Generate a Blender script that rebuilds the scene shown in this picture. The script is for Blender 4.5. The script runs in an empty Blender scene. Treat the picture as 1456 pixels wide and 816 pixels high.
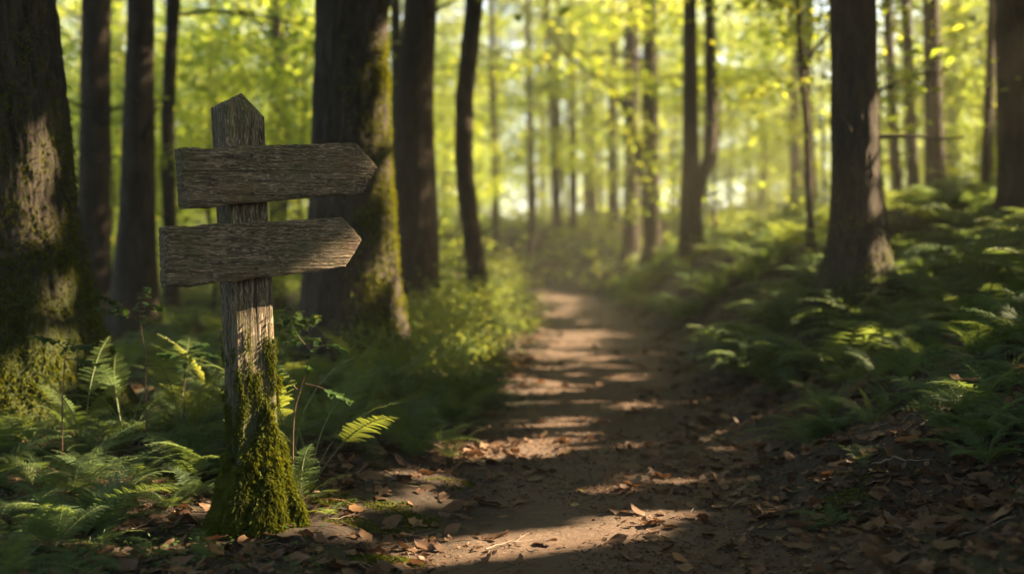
import bpy, math, random
import numpy as np
from mathutils import Vector, Matrix

R = np.random.default_rng(11)
random.seed(5)
SC = bpy.context.scene
COL = SC.collection
PI = math.pi

# ------------------------------------------------------------------ camera
F_PX, CX, CY = 1618.0, 728.0, 408.0          # focal length and centre in pixels of the 1456 px photograph
CAM_Z = 0.94
PITCH = math.radians(1.35)


def ray(px, py):
    x, z = (px - CX) / F_PX, -(py - CY) / F_PX
    c, s = math.cos(PITCH), math.sin(PITCH)
    return np.array([x, c + z * s, -s + z * c])


def P(px, py, Y):
    d = ray(px, py)
    return np.array([0, 0, CAM_Z]) + d * (Y / d[1])


SUN_AZ, SUN_EL = math.radians(77), math.radians(33)     # azimuth clockwise from +Y
S = np.array([math.sin(SUN_AZ) * math.cos(SUN_EL), math.cos(SUN_AZ) * math.cos(SUN_EL), math.sin(SUN_EL)])

# ------------------------------------------------------------------ noise


def _h(ix, iy, iz, seed):
    with np.errstate(over='ignore'):
        n = (ix.astype(np.uint32) * np.uint32(374761393) + iy.astype(np.uint32) * np.uint32(668265263)
             + iz.astype(np.uint32) * np.uint32(2147483647) + np.uint32((seed * 974711) & 0xffffffff))
        n = (n ^ (n >> np.uint32(13))) * np.uint32(1274126177)
        n = (n ^ (n >> np.uint32(15))) * np.uint32(2246822519)
        n = n ^ (n >> np.uint32(16))
    return n.astype(np.float64) / 4294967295.0


def vn(p, seed=0):
    p = np.asarray(p, float)
    i = np.floor(p).astype(np.int64)
    f = p - i
    f = f * f * (3 - 2 * f)
    x, y, z = i[..., 0], i[..., 1], i[..., 2]
    out = 0
    for dx in (0, 1):
        wx = f[..., 0] if dx else 1 - f[..., 0]
        for dy in (0, 1):
            wy = f[..., 1] if dy else 1 - f[..., 1]
            for dz in (0, 1):
                wz = f[..., 2] if dz else 1 - f[..., 2]
                out = out + wx * wy * wz * _h(x + dx, y + dy, z + dz, seed)
    return out * 2 - 1


def fbm(p, octv=4, seed=0):
    a, s, o = 1.0, 0.0, 0
    p = np.asarray(p, float)
    for k in range(octv):
        o = o + a * vn(p * (2.03 ** k) + 7.3 * k, seed + k)
        s += a
        a *= 0.5
    return o / s


def ss(a, b, x):
    t = np.clip((x - a) / (b - a), 0, 1)
    return t * t * (3 - 2 * t)


# ------------------------------------------------------------------ terrain
_ty = np.linspace(-30, 120, 1501)
_tx = np.interp(_ty, [-30, 0, 3.5, 6.6, 11.6, 18, 25, 29.5, 33, 37, 44, 60, 120], [-.6, .02, .30, .64, 1.04, 1.36, 1.48, 1.28, .2, -2.6, -8, -16, -40])
_k = np.exp(-np.linspace(-2, 2, 31) ** 2)
_k /= _k.sum()
_tx = np.convolve(np.pad(_tx, 15, mode='edge'), _k, 'valid')


def path_c(y):
    return np.interp(y, _ty, _tx)


def path_h(y):
    return np.interp(y, [0, 3.5, 11, 25, 60], [.56, .60, .76, .86, .8])


def ground_z(x, y, fine=False):
    x, y = np.asarray(x, float), np.asarray(y, float)
    d = x - path_c(y)
    hw = path_h(y)
    q = np.stack([x, y, 0 * x], -1)
    wob = .16 * vn(q * 1.3, 31) + .1 * vn(q * 3.1, 32)
    r, l = d - hw + wob, -d - hw + wob
    off = ss(-.1, .6, np.maximum(r, l))
    zr = .08 * ss(0, .35, r) + .46 * ss(.15, 1.4, r) + .50 * ss(1.1, 3.2, r) + .5 * ss(3.2, 9, r) + .7 * ss(9, 30, r)
    zl = .03 * ss(0, .5, l) + .09 * ss(.6, 2.2, l) + .25 * ss(2, 8, l) + .4 * ss(8, 30, l)
    z = np.where(d > 0, zr, zl) - .025 * (1 - off)
    z = z + .006 * np.clip(y - 27, 0, 60) + .75 * ss(31, 41, y) + .55 * ss(.1, 1.1, r) * ss(9, 14, y) * (1 - ss(26, 34, y))
    z = z + off * (.10 * vn(q * .55, 3) + .05 * vn(q * 1.7, 4)) * ss(2.0, 6.0, np.abs(y)) + .018 * vn(q * 1.1, 5)
    if fine:
        z = z + (.4 + .9 * off) * (.010 * vn(q * 5.3, 6) + .006 * vn(q * 13, 7) + .004 * vn(q * 31, 8)) + .0036 * vn(q * 62, 9)
    return z


def path_mask(x, y):
    q = np.stack([x, y, 0 * x], -1)
    d = np.abs(x - path_c(y)) - path_h(y) + .22 * vn(q * 1.6, 41) + .14 * vn(q * 4.5, 42) + .06 * vn(q * 12, 43)
    return 1 - ss(-.22, .14, d)


def gpix(px, py):
    """where the view ray of a photograph pixel meets the ground"""
    d = ray(px, py)
    t = np.linspace(2, 60, 6000)
    p = np.array([0, 0, CAM_Z]) + d * t[:, None]
    b = np.nonzero(p[:, 2] < ground_z(p[:, 0], p[:, 1]))[0]
    q = p[b[0]] if len(b) else p[-1]
    return np.array([q[0], q[1], float(ground_z(q[0], q[1]))])


# ------------------------------------------------------------------ mesh building
class MB:
    def __init__(s):
        s.v, s.f, s.n, s.va, s.fa, s.m = [], [], 0, [], [], []

    def add(s, V, Fs, va=None, fa=None, mat=0):
        V = np.asarray(V, float).reshape(-1, 3)
        Fs = np.asarray(Fs, np.int64)
        s.v.append(V)
        s.f.append(Fs + s.n)
        s.n += len(V)
        s.va.append(np.broadcast_to(np.asarray(0. if va is None else va, float), (len(V),)))
        s.fa.append(np.broadcast_to(np.asarray(0. if fa is None else fa, float), (len(Fs),)))
        s.m.append(np.full(len(Fs), mat, np.int32))

    def mesh(s, name, mats, smooth=True):
        me = bpy.data.meshes.new(name)
        V = np.concatenate(s.v)
        loops = np.concatenate([f.ravel() for f in s.f]).astype(np.int32)
        tot = np.concatenate([np.full(len(f), f.shape[1], np.int32) for f in s.f])
        st = np.concatenate([[0], np.cumsum(tot)[:-1]]).astype(np.int32)
        me.vertices.add(len(V))
        me.vertices.foreach_set('co', V.astype(np.float32).ravel())
        me.loops.add(len(loops))
        me.loops.foreach_set('vertex_index', loops)
        me.polygons.add(len(tot))
        me.polygons.foreach_set('loop_start', st)
        me.polygons.foreach_set('use_smooth', np.full(len(tot), smooth, bool))
        for m in (mats if isinstance(mats, (list, tuple)) else [mats]):
            me.materials.append(m)
        me.polygons.foreach_set('material_index', np.concatenate(s.m))
        me.update(calc_edges=True)
        a = me.attributes.new('va', 'FLOAT', 'POINT')
        a.data.foreach_set('value', np.concatenate(s.va).astype(np.float32))
        a = me.attributes.new('rnd', 'FLOAT', 'FACE')
        a.data.foreach_set('value', np.concatenate(s.fa).astype(np.float32))
        return me


def grid_faces(n, m, wrap=False):
    i = np.arange(n - 1)[:, None]
    j = np.arange(m if wrap else m - 1)[None, :]
    j2 = (j + 1) % m
    return np.stack(np.broadcast_arrays(i * m + j, i * m + j2, (i + 1) * m + j2, (i + 1) * m + j), -1).reshape(-1, 4)


def tube(mb, pts, rad, seg=6, va=None, fa=0., mat=0):
    pts = np.asarray(pts, float)
    n = len(pts)
    t = np.gradient(pts, axis=0)
    t /= np.linalg.norm(t, axis=1)[:, None] + 1e-9
    ref = np.array([0, 0, 1.]) if abs(t[0, 2]) < .8 else np.array([1., 0, 0])
    a = np.cross(t, ref)
    a /= np.linalg.norm(a, axis=1)[:, None] + 1e-9
    b = np.cross(t, a)
    th = np.linspace(0, 2 * PI, seg, endpoint=False)
    rad = np.broadcast_to(np.asarray(rad, float), (n,))
    V = pts[:, None] + rad[:, None, None] * (np.cos(th)[None, :, None] * a[:, None] + np.sin(th)[None, :, None] * b[:, None])
    mb.add(V, grid_faces(n, seg, True), va, fa, mat)


def thing(name, label, cat, loc=(0, 0, 0), group=None, rz=0):
    o = bpy.data.objects.new(name, None)
    o.empty_display_size = .1
    COL.objects.link(o)
    o.location = loc
    o.rotation_euler = (0, 0, rz)
    o['label'], o['category'] = label, cat
    if group:
        o['group'] = group
    return o


def obj(name, me, parent=None, loc=(0, 0, 0), rot=(0, 0, 0), sc=1):
    o = bpy.data.objects.new(name, me)
    COL.objects.link(o)
    o.location = loc
    o.rotation_euler = rot
    o.scale = (sc, sc, sc) if np.isscalar(sc) else sc
    if parent:
        o.parent = parent
    return o


def tag(o, label=None, cat=None, group=None, kind=None):
    for k, v in (('label', label), ('category', cat), ('group', group), ('kind', kind)):
        if v:
            o[k] = v
    return o


# ------------------------------------------------------------------ materials
class NT:
    def __init__(s, name):
        s.m = bpy.data.materials.new(name)
        s.m.use_nodes = True
        s.t = s.m.node_tree
        s.t.nodes.clear()
        s.out = s.n('ShaderNodeOutputMaterial')

    def n(s, typ, **kw):
        nd = s.t.nodes.new(typ)
        for k, v in kw.items():
            if k.startswith('i_'):
                key = k[2:]
                nd.inputs[int(key) if key.isdigit() else key.replace('_', ' ')].default_value = v
            else:
                setattr(nd, k, v)
        return nd

    def l(s, a, b):
        s.t.links.new(a, b)

    def noise(s, vec, scale, detail=6, rough=.6, dist=0.):
        nd = s.n('ShaderNodeTexNoise')
        nd.inputs['Scale'].default_value = scale
        nd.inputs['Detail'].default_value = detail
        nd.inputs['Roughness'].default_value = rough
        nd.inputs['Distortion'].default_value = dist
        s.l(vec, nd.inputs['Vector'])
        return nd.outputs[0]

    def mapping(s, vec, sc):
        nd = s.n('ShaderNodeMapping')
        nd.inputs['Scale'].default_value = sc
        s.l(vec, nd.inputs['Vector'])
        return nd.outputs[0]

    def ramp(s, fac, stops):
        nd = s.n('ShaderNodeValToRGB')
        el = nd.color_ramp.elements
        while len(el) < len(stops):
            el.new(.5)
        for e, (p, c) in zip(el, stops):
            e.position = p
            e.color = (c, c, c, 1) if np.isscalar(c) else (*c, 1)
        s.l(fac, nd.inputs[0])
        return nd.outputs[0]

    def mix(s, fac, a, b, mode='MIX'):
        nd = s.n('ShaderNodeMix', data_type='RGBA', blend_type=mode)
        for sock, v in ((nd.inputs[0], fac), (nd.inputs[6], a), (nd.inputs[7], b)):
            if hasattr(v, 'is_output'):
                s.l(v, sock)
            else:
                sock.default_value = v if np.isscalar(v) else (*v, 1)
        return nd.outputs[2]

    def math(s, op, a, b=0.):
        nd = s.n('ShaderNodeMath', operation=op)
        for sock, v in ((nd.inputs[0], a), (nd.inputs[1], b)):
            if hasattr(v, 'is_output'):
                s.l(v, sock)
            else:
                sock.default_value = v
        return nd.outputs[0]

    def attr(s, name):
        return s.n('ShaderNodeAttribute', attribute_name=name).outputs['Fac']

    def coords(s, kind='Object'):
        return s.n('ShaderNodeTexCoord').outputs[kind]

    def finish(s, col, rough=.8, spec=.25, bump=None, bstr=.5, bdist=.01, trans=None, tfac=.45, extra=None):
        p = s.n('ShaderNodeBsdfPrincipled')
        if hasattr(col, 'is_output'):
            s.l(col, p.inputs['Base Color'])
        else:
            p.inputs['Base Color'].default_value = (*col, 1)
        if hasattr(rough, 'is_output'):
            s.l(rough, p.inputs['Roughness'])
        else:
            p.inputs['Roughness'].default_value = rough
        p.inputs['Specular IOR Level'].default_value = spec
        if bump is not None:
            b = s.n('ShaderNodeBump')
            b.inputs['Strength'].default_value = bstr
            b.inputs['Distance'].default_value = bdist
            s.l(bump, b.inputs['Height'])
            s.l(b.outputs[0], p.inputs['Normal'])
        if trans is None:
            s.l(p.outputs[0], s.out.inputs[0])
        else:
            t = s.n('ShaderNodeBsdfTranslucent')
            s.l(trans, t.inputs['Color'])
            mx = s.n('ShaderNodeMixShader')
            mx.inputs[0].default_value = tfac
            s.l(p.outputs[0], mx.inputs[1])
            s.l(t.outputs[0], mx.inputs[2])
            s.l(mx.outputs[0], s.out.inputs[0])
        return s.m


def leaf_mat(name, c0, c1, c2, tmul=2.2, tint=(1.25, 1.1, .45), tfac=.45, rough=.5, spec=.3, objvar=.35):
    n = NT(name)
    r = n.attr('rnd')
    oi = n.n('ShaderNodeObjectInfo').outputs['Random']
    f = n.math('FRACT', n.math('ADD', r, n.math('MULTIPLY', oi, objvar)))
    f = n.math('ADD', n.math('MULTIPLY', r, 1 - objvar), n.math('MULTIPLY', oi, objvar))
    c = n.ramp(f, [(0, c0), (.55, c1), (1, c2)])
    t = n.mix(1., c, tuple(v * tmul for v in tint), 'MULTIPLY')
    return n.finish(c, rough, spec, trans=t, tfac=tfac)


M = {}
M['canopy'] = leaf_mat('canopy_leaf', (.045, .082, .018), (.07, .115, .024), (.11, .135, .028), 3.7, (1.54, 1.14, .43), .52)
M['young'] = leaf_mat('young_leaf', (.055, .10, .02), (.085, .135, .028), (.13, .155, .032), 3.5, (1.50, 1.14, .45), .52)
M['fern'] = leaf_mat('fern_leaf', (.038, .064, .030), (.056, .086, .034), (.082, .108, .036), 2.2, (1.3, 1.15, .5), .4, .6, .12)
M['fernbright'] = leaf_mat('fresh_fern_leaf', (.052, .088, .026), (.078, .112, .032), (.11, .138, .038), 2.3, (1.4, 1.1, .5), .40, .6, .12)
M['deadfern'] = leaf_mat('dead_fern_leaf', (.10, .058, .028), (.15, .09, .045), (.20, .13, .07), 1.4, (1.2, 1., .7), .3, .7, .1)
M['moss'] = leaf_mat('moss_strand', (.028, .036, .006), (.065, .075, .010), (.135, .14, .018), 1.5, (1.1, 1.0, .4), .3, .85, .1)
M['cover'] = leaf_mat('ground_cover_leaf', (.02, .045, .014), (.035, .07, .018), (.06, .09, .022), 2.0, (1.2, 1.1, .5), .35, .5, .3)
M['litter'] = leaf_mat('dead_leaf', (.035, .019, .011), (.085, .045, .024), (.17, .10, .055), 1.3, (1.2, 1.0, .7), .2, .6, .3, .3)
M['deadpale'] = leaf_mat('pale_dead_leaf', (.22, .16, .06), (.27, .19, .075), (.30, .22, .10), 1.3, (1.1, 1.0, .6), .25, .6, .3)
M['deadtan'] = leaf_mat('tan_dead_leaf', (.13, .07, .03), (.19, .10, .045), (.24, .14, .07), 1.3, (1.2, 1.0, .6), .25, .6, .3)


def bark_mat(name, dark, light, mossy=.5, sx=14., sz=2.6):
    n = NT(name)
    co = n.coords()
    m1 = n.mapping(co, (sx, sx, sz))
    a = n.noise(m1, 1.0, 8, .65, .6)
    b = n.noise(n.mapping(co, (sx * 4, sx * 4, sz * 4)), 1.0, 6, .7, .3)
    c = n.noise(co, 1.7, 5, .6)
    col = n.ramp(a, [(.30, tuple(v * .35 for v in dark)), (.47, dark), (.70, light)])
    col = n.mix(n.ramp(b, [(.35, 0), (.7, .7)]), col, tuple(v * 1.25 for v in light))
    va = n.attr('va')
    mf = n.math('ADD', va, n.math('MULTIPLY', n.math('SUBTRACT', c, .5), 1.5))
    mf = n.math('ADD', mf, n.math('MULTIPLY', n.math('SUBTRACT', b, .5), .5))
    mf = n.math('MULTIPLY', n.ramp(mf, [(.35, 0), (.75, 1)]), mossy)
    mcol = n.ramp(b, [(.3, (.012, .016, .004)), (.6, (.032, .038, .008)), (.8, (.065, .068, .014))])
    col = n.mix(mf, col, mcol)
    h = n.math('ADD', n.math('MULTIPLY', a, 1.4), n.math('MULTIPLY', b, .6))
    return n.finish(col, .9, .15, h, 1.0, .035)


M['bark'] = bark_mat('bark', (.020, .0145, .010), (.060, .045, .032), .9)
M['barkbig'] = bark_mat('rough_bark', (.014, .0105, .008), (.058, .045, .034), 1.0, 11., 2.4)
M['barkthin'] = bark_mat('smooth_bark', (.024, .017, .012), (.066, .049, .034), .4, 20, 4)
n = NT('stem')
M['stem'] = n.finish(n.ramp(n.noise(n.coords(), 30), [(.3, (.05, .028, .014)), (.7, (.10, .055, .028))]), .6, .3)
n = NT('green_stem')
M['gstem'] = n.finish(n.ramp(n.noise(n.coords(), 30), [(.3, (.05, .075, .018)), (.7, (.10, .12, .03))]), .5, .3)
n = NT('twig')
M['twig'] = n.finish(n.ramp(n.attr('rnd'), [(0, (.03, .02, .013)), (.7, (.08, .055, .038)), (1, (.17, .13, .10))]), .8, .2)
n = NT('iron')
M['iron'] = n.finish(n.ramp(n.noise(n.coords(), 300), [(.4, (.012, .010, .009)), (.7, (.05, .025, .014))]), .7, .4)


def wood_mat(name, axis, warm=1.0):
    """weathered grey timber with grain along one local axis"""
    n = NT(name)
    co = n.coords()
    st = {0: (3.2, 70, 70), 2: (55, 55, 2.6)}[axis]
    fine = {0: (9, 330, 330), 2: (260, 260, 8)}[axis]
    chip = {0: (40, 260, 260), 2: (200, 200, 30)}[axis]
    wv = n.noise(co, 6, 3, .5)
    wob = n.n('ShaderNodeVectorMath', operation='SCALE')
    nv = n.n('ShaderNodeTexNoise')
    nv.inputs['Scale'].default_value = 9
    nv.inputs['Detail'].default_value = 2
    n.l(co, nv.inputs['Vector'])
    n.l(nv.outputs['Color'], wob.inputs[0])
    wob.inputs['Scale'].default_value = .022
    add = n.n('ShaderNodeVectorMath', operation='ADD')
    n.l(co, add.inputs[0])
    n.l(wob.outputs[0], add.inputs[1])
    cw = add.outputs[0]
    g1 = n.noise(n.mapping(cw, st), 1., 8, .7, .5)
    g2 = n.noise(n.mapping(cw, fine), 1., 5, .65)
    g3 = n.noise(n.mapping(cw, chip), 1., 4, .6)
    blot = n.noise(co, 11, 5, .65)
    blot2 = n.noise(n.mapping(co, (1, 1, 1.3)), 5, 4, .6)
    w = warm
    col = n.ramp(g1, [(.33, (.008, .006, .004)), (.44, (.082 * w, .062 * w, .040)), (.58, (.185 * w, .140 * w, .090)), (.76, (.31 * w, .24 * w, .16))])
    col = n.mix(n.ramp(g2, [(.40, .85), (.58, 0)]), col, (.010, .008, .006))
    col = n.mix(n.ramp(g3, [(.56, 0), (.64, .8)]), col, (.29, .235, .165))
    col = n.mix(n.ramp(g3, [(.32, .9), (.40, 0)]), col, (.012, .009, .007))
    col = n.mix(n.ramp(blot, [(.46, 0), (.66, .55)]), col, (.058, .062, .020))          # algae
    col = n.mix(n.ramp(blot2, [(.55, 0), (.72, .4)]), col, (.12, .064, .038))
    col = n.mix(n.ramp(n.noise(co, 26, 5, .7), [(.62, 0), (.72, .6)]), col, (.095, .08, .022))   # lichen
    if axis == 2:
        mf = n.math('ADD', n.math('MULTIPLY', n.attr('va'), 1.1), n.math('SUBTRACT', n.noise(co, 24, 5, .7), .75))
        col = n.mix(n.ramp(mf, [(.05, 0), (.45, .85)]), col, (.030, .036, .009))
    h = n.math('ADD', n.math('MULTIPLY', g1, 1.0), n.math('MULTIPLY', g2, .55))
    h = n.math('ADD', h, n.math('MULTIPLY', g3, .5))
    return n.finish(col, .82, .2, h, 1.0, .009)


M['board'] = wood_mat('weathered_board', 0)
M['post'] = wood_mat('weathered_post', 2)

# ground
n = NT('forest_soil')
co = n.coords()
pm = n.attr('va')
a = n.noise(co, 3.2, 8, .65)
b = n.noise(co, 38, 8, .7)
c = n.noise(co, 160, 5, .65)
dirt = n.ramp(b, [(.25, (.036, .024, .017)), (.5, (.086, .058, .040)), (.8, (.155, .106, .074))])
dirt = n.mix(n.ramp(a, [(.35, .65), (.65, 0)]), dirt, (.066, .038, .024))
dirt = n.mix(n.ramp(c, [(.62, 0), (.75, .5)]), dirt, (.24, .17, .12))
dirt = n.mix(n.ramp(c, [(.25, .7), (.38, 0)]), dirt, (.02, .014, .01))
soil = n.ramp(b, [(.25, (.010, .007, .005)), (.55, (.030, .020, .013)), (.85, (.065, .042, .026))])
soil = n.mix(n.ramp(n.noise(co, 2.3, 6, .6), [(.52, 0), (.66, .8)]), soil, (.026, .034, .009))
col = n.mix(pm, soil, dirt)
h = n.math('ADD', b, n.math('MULTIPLY', c, .5))
M['ground'] = n.finish(col, n.ramp(b, [(.3, .75), (.7, .95)]), .2, h, .9, .012)

# ------------------------------------------------------------------ world, sun, camera, haze
w = bpy.data.worlds.new('World')
SC.world = w
w.use_nodes = True
nt = w.node_tree
nt.nodes.clear()
sky = nt.nodes.new('ShaderNodeTexSky')
sky.sky_type = 'NISHITA'
sky.sun_disc = False
sky.sun_elevation = SUN_EL
sky.sun_rotation = SUN_AZ
sky.air_density, sky.dust_density, sky.ozone_density = 1.0, 2.0, 1.0
bg = nt.nodes.new('ShaderNodeBackground')
bg.inputs['Strength'].default_value = .055
wo = nt.nodes.new('ShaderNodeOutputWorld')
nt.links.new(sky.outputs[0], bg.inputs[0])
nt.links.new(bg.outputs[0], wo.inputs[0])

ld = bpy.data.lights.new('sun', 'SUN')
ld.energy = 5.0
ld.angle = math.radians(.53)
ld.color = (1.0, .78, .50)
lo = bpy.data.objects.new('sun', ld)
COL.objects.link(lo)
lo.rotation_euler = Vector(-S).to_track_quat('-Z', 'Y').to_euler()
lo.location = tuple(S * 60)

cd = bpy.data.cameras.new('camera')
cam = bpy.data.objects.new('camera', cd)
COL.objects.link(cam)
cam.location = (0, 0, CAM_Z)
cam.rotation_euler = (PI / 2 - PITCH, 0, 0)
cd.sensor_width = 36
cd.lens = 36 * F_PX / 1456
cd.clip_start, cd.clip_end = .05, 2000
cd.dof.use_dof = True
cd.dof.focus_distance = 4.05
cd.dof.aperture_fstop = 1.25
SC.camera = cam

# ------------------------------------------------------------------ ground sheet
def spaced(a, b, fine, fa, fb, grow):
    v = [fa]
    while v[-1] < fb:
        v.append(v[-1] + fine)
    st = fine
    while v[-1] < b:
        st *= grow
        v.append(v[-1] + st)
    st = fine
    while v[0] > a:
        st *= grow
        v.insert(0, v[0] - st)
    return np.array(v)


gx = spaced(-700, 700, .022, -2.6, 3.2, 1.06)
gy = spaced(-300, 900, .022, 2.4, 7.5, 1.025)
X, Y = np.meshgrid(gx, gy)
Z = ground_z(X, Y, True)
mb = MB()
mb.add(np.stack([X, Y, Z], -1), grid_faces(len(gy), len(gx)), path_mask(X, Y).ravel())
tag(obj('ground', mb.mesh('ground', M['ground'])), kind='structure')

# ------------------------------------------------------------------ lit lanes: gaps in the canopy through which the sun reaches the floor
LANES = []


def lane(p, r):
    LANES.append((np.asarray(p, float), r))


rln = np.random.default_rng(12)


def cluster(px, py, sx_, sy_, n_, r0_, r1_):
    for _ in range(n_):
        dx_ = rln.normal(0, sx_)
        lane(gpix(px + dx_, py - .17 * dx_ + rln.normal(0, sy_)), rln.uniform(r0_, r1_))


for a in ((690, 780, 45, 7, 14, .04, .10), (790, 764, 60, 6, 14, .04, .09), (900, 745, 40, 6, 6, .02, .06), (665, 652, 45, 10, 18, .04, .12), (590, 700, 40, 14, 6, .02, .05),
          (850, 546, 60, 4, 10, .04, .11), (950, 572, 45, 4, 9, .04, .11), (740, 556, 40, 8, 10, .05, .12), (850, 488, 55, 5, 16, .08, .20), (930, 466, 25, 4, 8, .08, .2),
          (775, 505, 25, 5, 10, .08, .2), (830, 440, 40, 4, 12, .12, .32), (800, 425, 30, 3, 8, .12, .3), (860, 620, 70, 14, 5, .02, .05), (880, 520, 60, 12, 8, .03, .10), (820, 590, 60, 14, 6, .02, .06), (640, 490, 55, 24, 22, .08, .2), (600, 520, 40, 20, 10, .05, .12), (1110, 500, 50, 25, 8, .03, .08), (1330, 470, 60, 25, 6, .03, .07), (1010, 440, 40, 20, 8, .06, .16), (1100, 420, 50, 20, 8, .05, .14), (1330, 390, 50, 15, 6, .05, .12), (210, 560, 90, 30, 12, .03, .07), (900, 690, 60, 16, 4, .02, .04),
          (500, 735, 40, 14, 5, .02, .05), (1130, 640, 60, 30, 5, .02, .05), (640, 430, 45, 20, 22, .25, .55), (690, 480, 30, 15, 14, .15, .35), (950, 375, 25, 18, 12, .2, .45), (1040, 310, 60, 15, 8, .2, .5)):
    cluster(*a)
for px, py, Yd, r in ((372, 430, 3.85, .13), (375, 500, 3.85, .13), (375, 570, 3.85, .13), (385, 640, 3.85, .14), (395, 700, 3.85, .13), (410, 740, 3.85, .10),
                      (518, 240, 4.05, .045),
                      (500, 487, 4.6, .14), (455, 500, 4.6, .12), (480, 620, 4.3, .14), (430, 450, 4.7, .14), (490, 575, 4.3, .09),
                      (78, 180, 5.5, .03), (88, 215, 5.5, .05), (94, 250, 5.5, .03), (100, 300, 5.5, .04), (118, 400, 5.5, .05), (135, 470, 5.4, .08), (146, 515, 5.3, .08),
                      (180, 450, 5.2, .12), (270, 500, 5.2, .15), (230, 480, 5.2, .10), (90, 520, 4.9, .10), (290, 600, 4.3, .06), (200, 590, 4.5, .06),
                      (552, 70, 8.4, .16), (553, 160, 8.4, .2), (555, 270, 8.4, .18), (560, 360, 8.4, .2), (570, 440, 8.4, .18),
                      (910, 400, 14, .25), (940, 385, 14.5, .3), (965, 365, 15, .3), (990, 350, 15.5, .3), (1060, 345, 14, .25), (1010, 400, 13, .15), (1405, 520, 4.5, .06), (1415, 350, 6.5, .1)):
    lane(P(px, py, Yd), r)
def hits_boards(c, r):
    for px_, py_ in ((250, 250), (330, 250), (410, 245), (470, 240), (240, 365), (320, 360), (400, 355), (460, 345), (500, 342)):
        d_ = P(px_, py_, 3.78 + .3 * (px_ - 240) / 290) - c
        if np.linalg.norm(d_ - (d_ @ S) * S) < r + .06:
            return True
    return False


LANES = [l for l in LANES if not hits_boards(*l)]
lane(P(522, 238, 4.05), .04)
LP = np.array([l[0] for l in LANES])
LR = np.array([l[1] for l in LANES])


def keep_mask(p, rs):
    """leaves that do not close a lit lane"""
    k = np.ones(len(p), bool)
    fuzz = .8 + .45 * rs.random(len(p))
    for c, r in zip(LP, LR):
        d = p - c
        al = d @ S
        pe = np.linalg.norm(d - al[:, None] * S, axis=1)
        k &= ~((al > 1.6) & (pe < (r + .015) * fuzz + .003 * al))
    return k


# ------------------------------------------------------------------ leaves
def kites(mb, c, size, rs, tilt=.6, aspect=.6, up=None, az=None, mat=0, fold=.12):
    """one folded leaf blade (kite) per centre"""
    N = len(c)
    if N == 0:
        return
    size = np.broadcast_to(np.asarray(size, float), (N,))
    az = rs.random(N) * 2 * PI if az is None else az
    t1, t2 = rs.normal(0, tilt, N), rs.normal(0, tilt, N)
    d = np.stack([np.cos(az) * np.cos(t1), np.sin(az) * np.cos(t1), np.sin(t1)], -1)
    sd = np.stack([-np.sin(az), np.cos(az), 0 * az], -1)
    nn = np.cross(d, sd)
    sd2 = sd * np.cos(t2)[:, None] + nn * np.sin(t2)[:, None]
    up2 = np.cross(d, sd2)
    L, W = size[:, None], size[:, None] * aspect * .5
    V = np.stack([c - d * L * .5, c - d * L * .05 + sd2 * W + up2 * L * fold, c + d * L * .5, c - d * L * .05 - sd2 * W + up2 * L * fold], 1)
    mb.add(V, np.arange(N * 4).reshape(N, 4), None, rs.random(N), mat)


# ------------------------------------------------------------------ trunks
def trunk_into(mb, ctr, rad, seg, zs, amp, seed, flare=.5, flare_h=.25, moss=None, ridge=(12., 1.7)):
    """ctr: (k,3) points of the axis sorted by z, rad: radii there; zs: ring heights"""
    cx, cy, r = (np.interp(zs, ctr[:, 2], v) for v in (ctr[:, 0], ctr[:, 1], rad))
    z0 = zs[0] + .12
    th = np.linspace(0, 2 * PI, seg, endpoint=False)
    T, Zz = np.meshgrid(th, zs)
    hz = np.clip(Zz - z0, 0, None)
    lob = 1 + .5 * vn(np.stack([np.cos(T) * 1.4, np.sin(T) * 1.4, 0 * T + seed], -1), seed)
    Rr = r[:, None] * (1 + flare * np.exp(-hz / flare_h) * lob + .05 * vn(np.stack([np.cos(T), np.sin(T), Zz * 1.3 + seed], -1), seed + 1))
    if amp > 0:
        q = np.stack([np.cos(T) * r.mean() * ridge[0] * 2, np.sin(T) * r.mean() * ridge[0] * 2, Zz * ridge[1] * 2], -1)
        wob = .8 * vn(q * .7, seed + 9)[..., None]
        n1 = 1 - np.abs(vn(q + wob, seed + 2)) * 1.8
        n2 = 1 - np.abs(vn(q * 2.3 + wob, seed + 3)) * 1.6
        n3 = vn(q * 5.1, seed + 4)
        Rr = Rr + amp * (-.75 * np.clip(n1, 0, 1) ** 2 - .35 * np.clip(n2, 0, 1) ** 2 + .22 * n3 + .4)
    V = np.stack([cx[:, None] + Rr * np.cos(T), cy[:, None] + Rr * np.sin(T), Zz], -1)
    va = np.zeros(T.shape)
    if moss is not None:
        va = moss(T, hz)
    mb.add(V, grid_faces(len(zs), seg, True), va.ravel())
    return V, va


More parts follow.
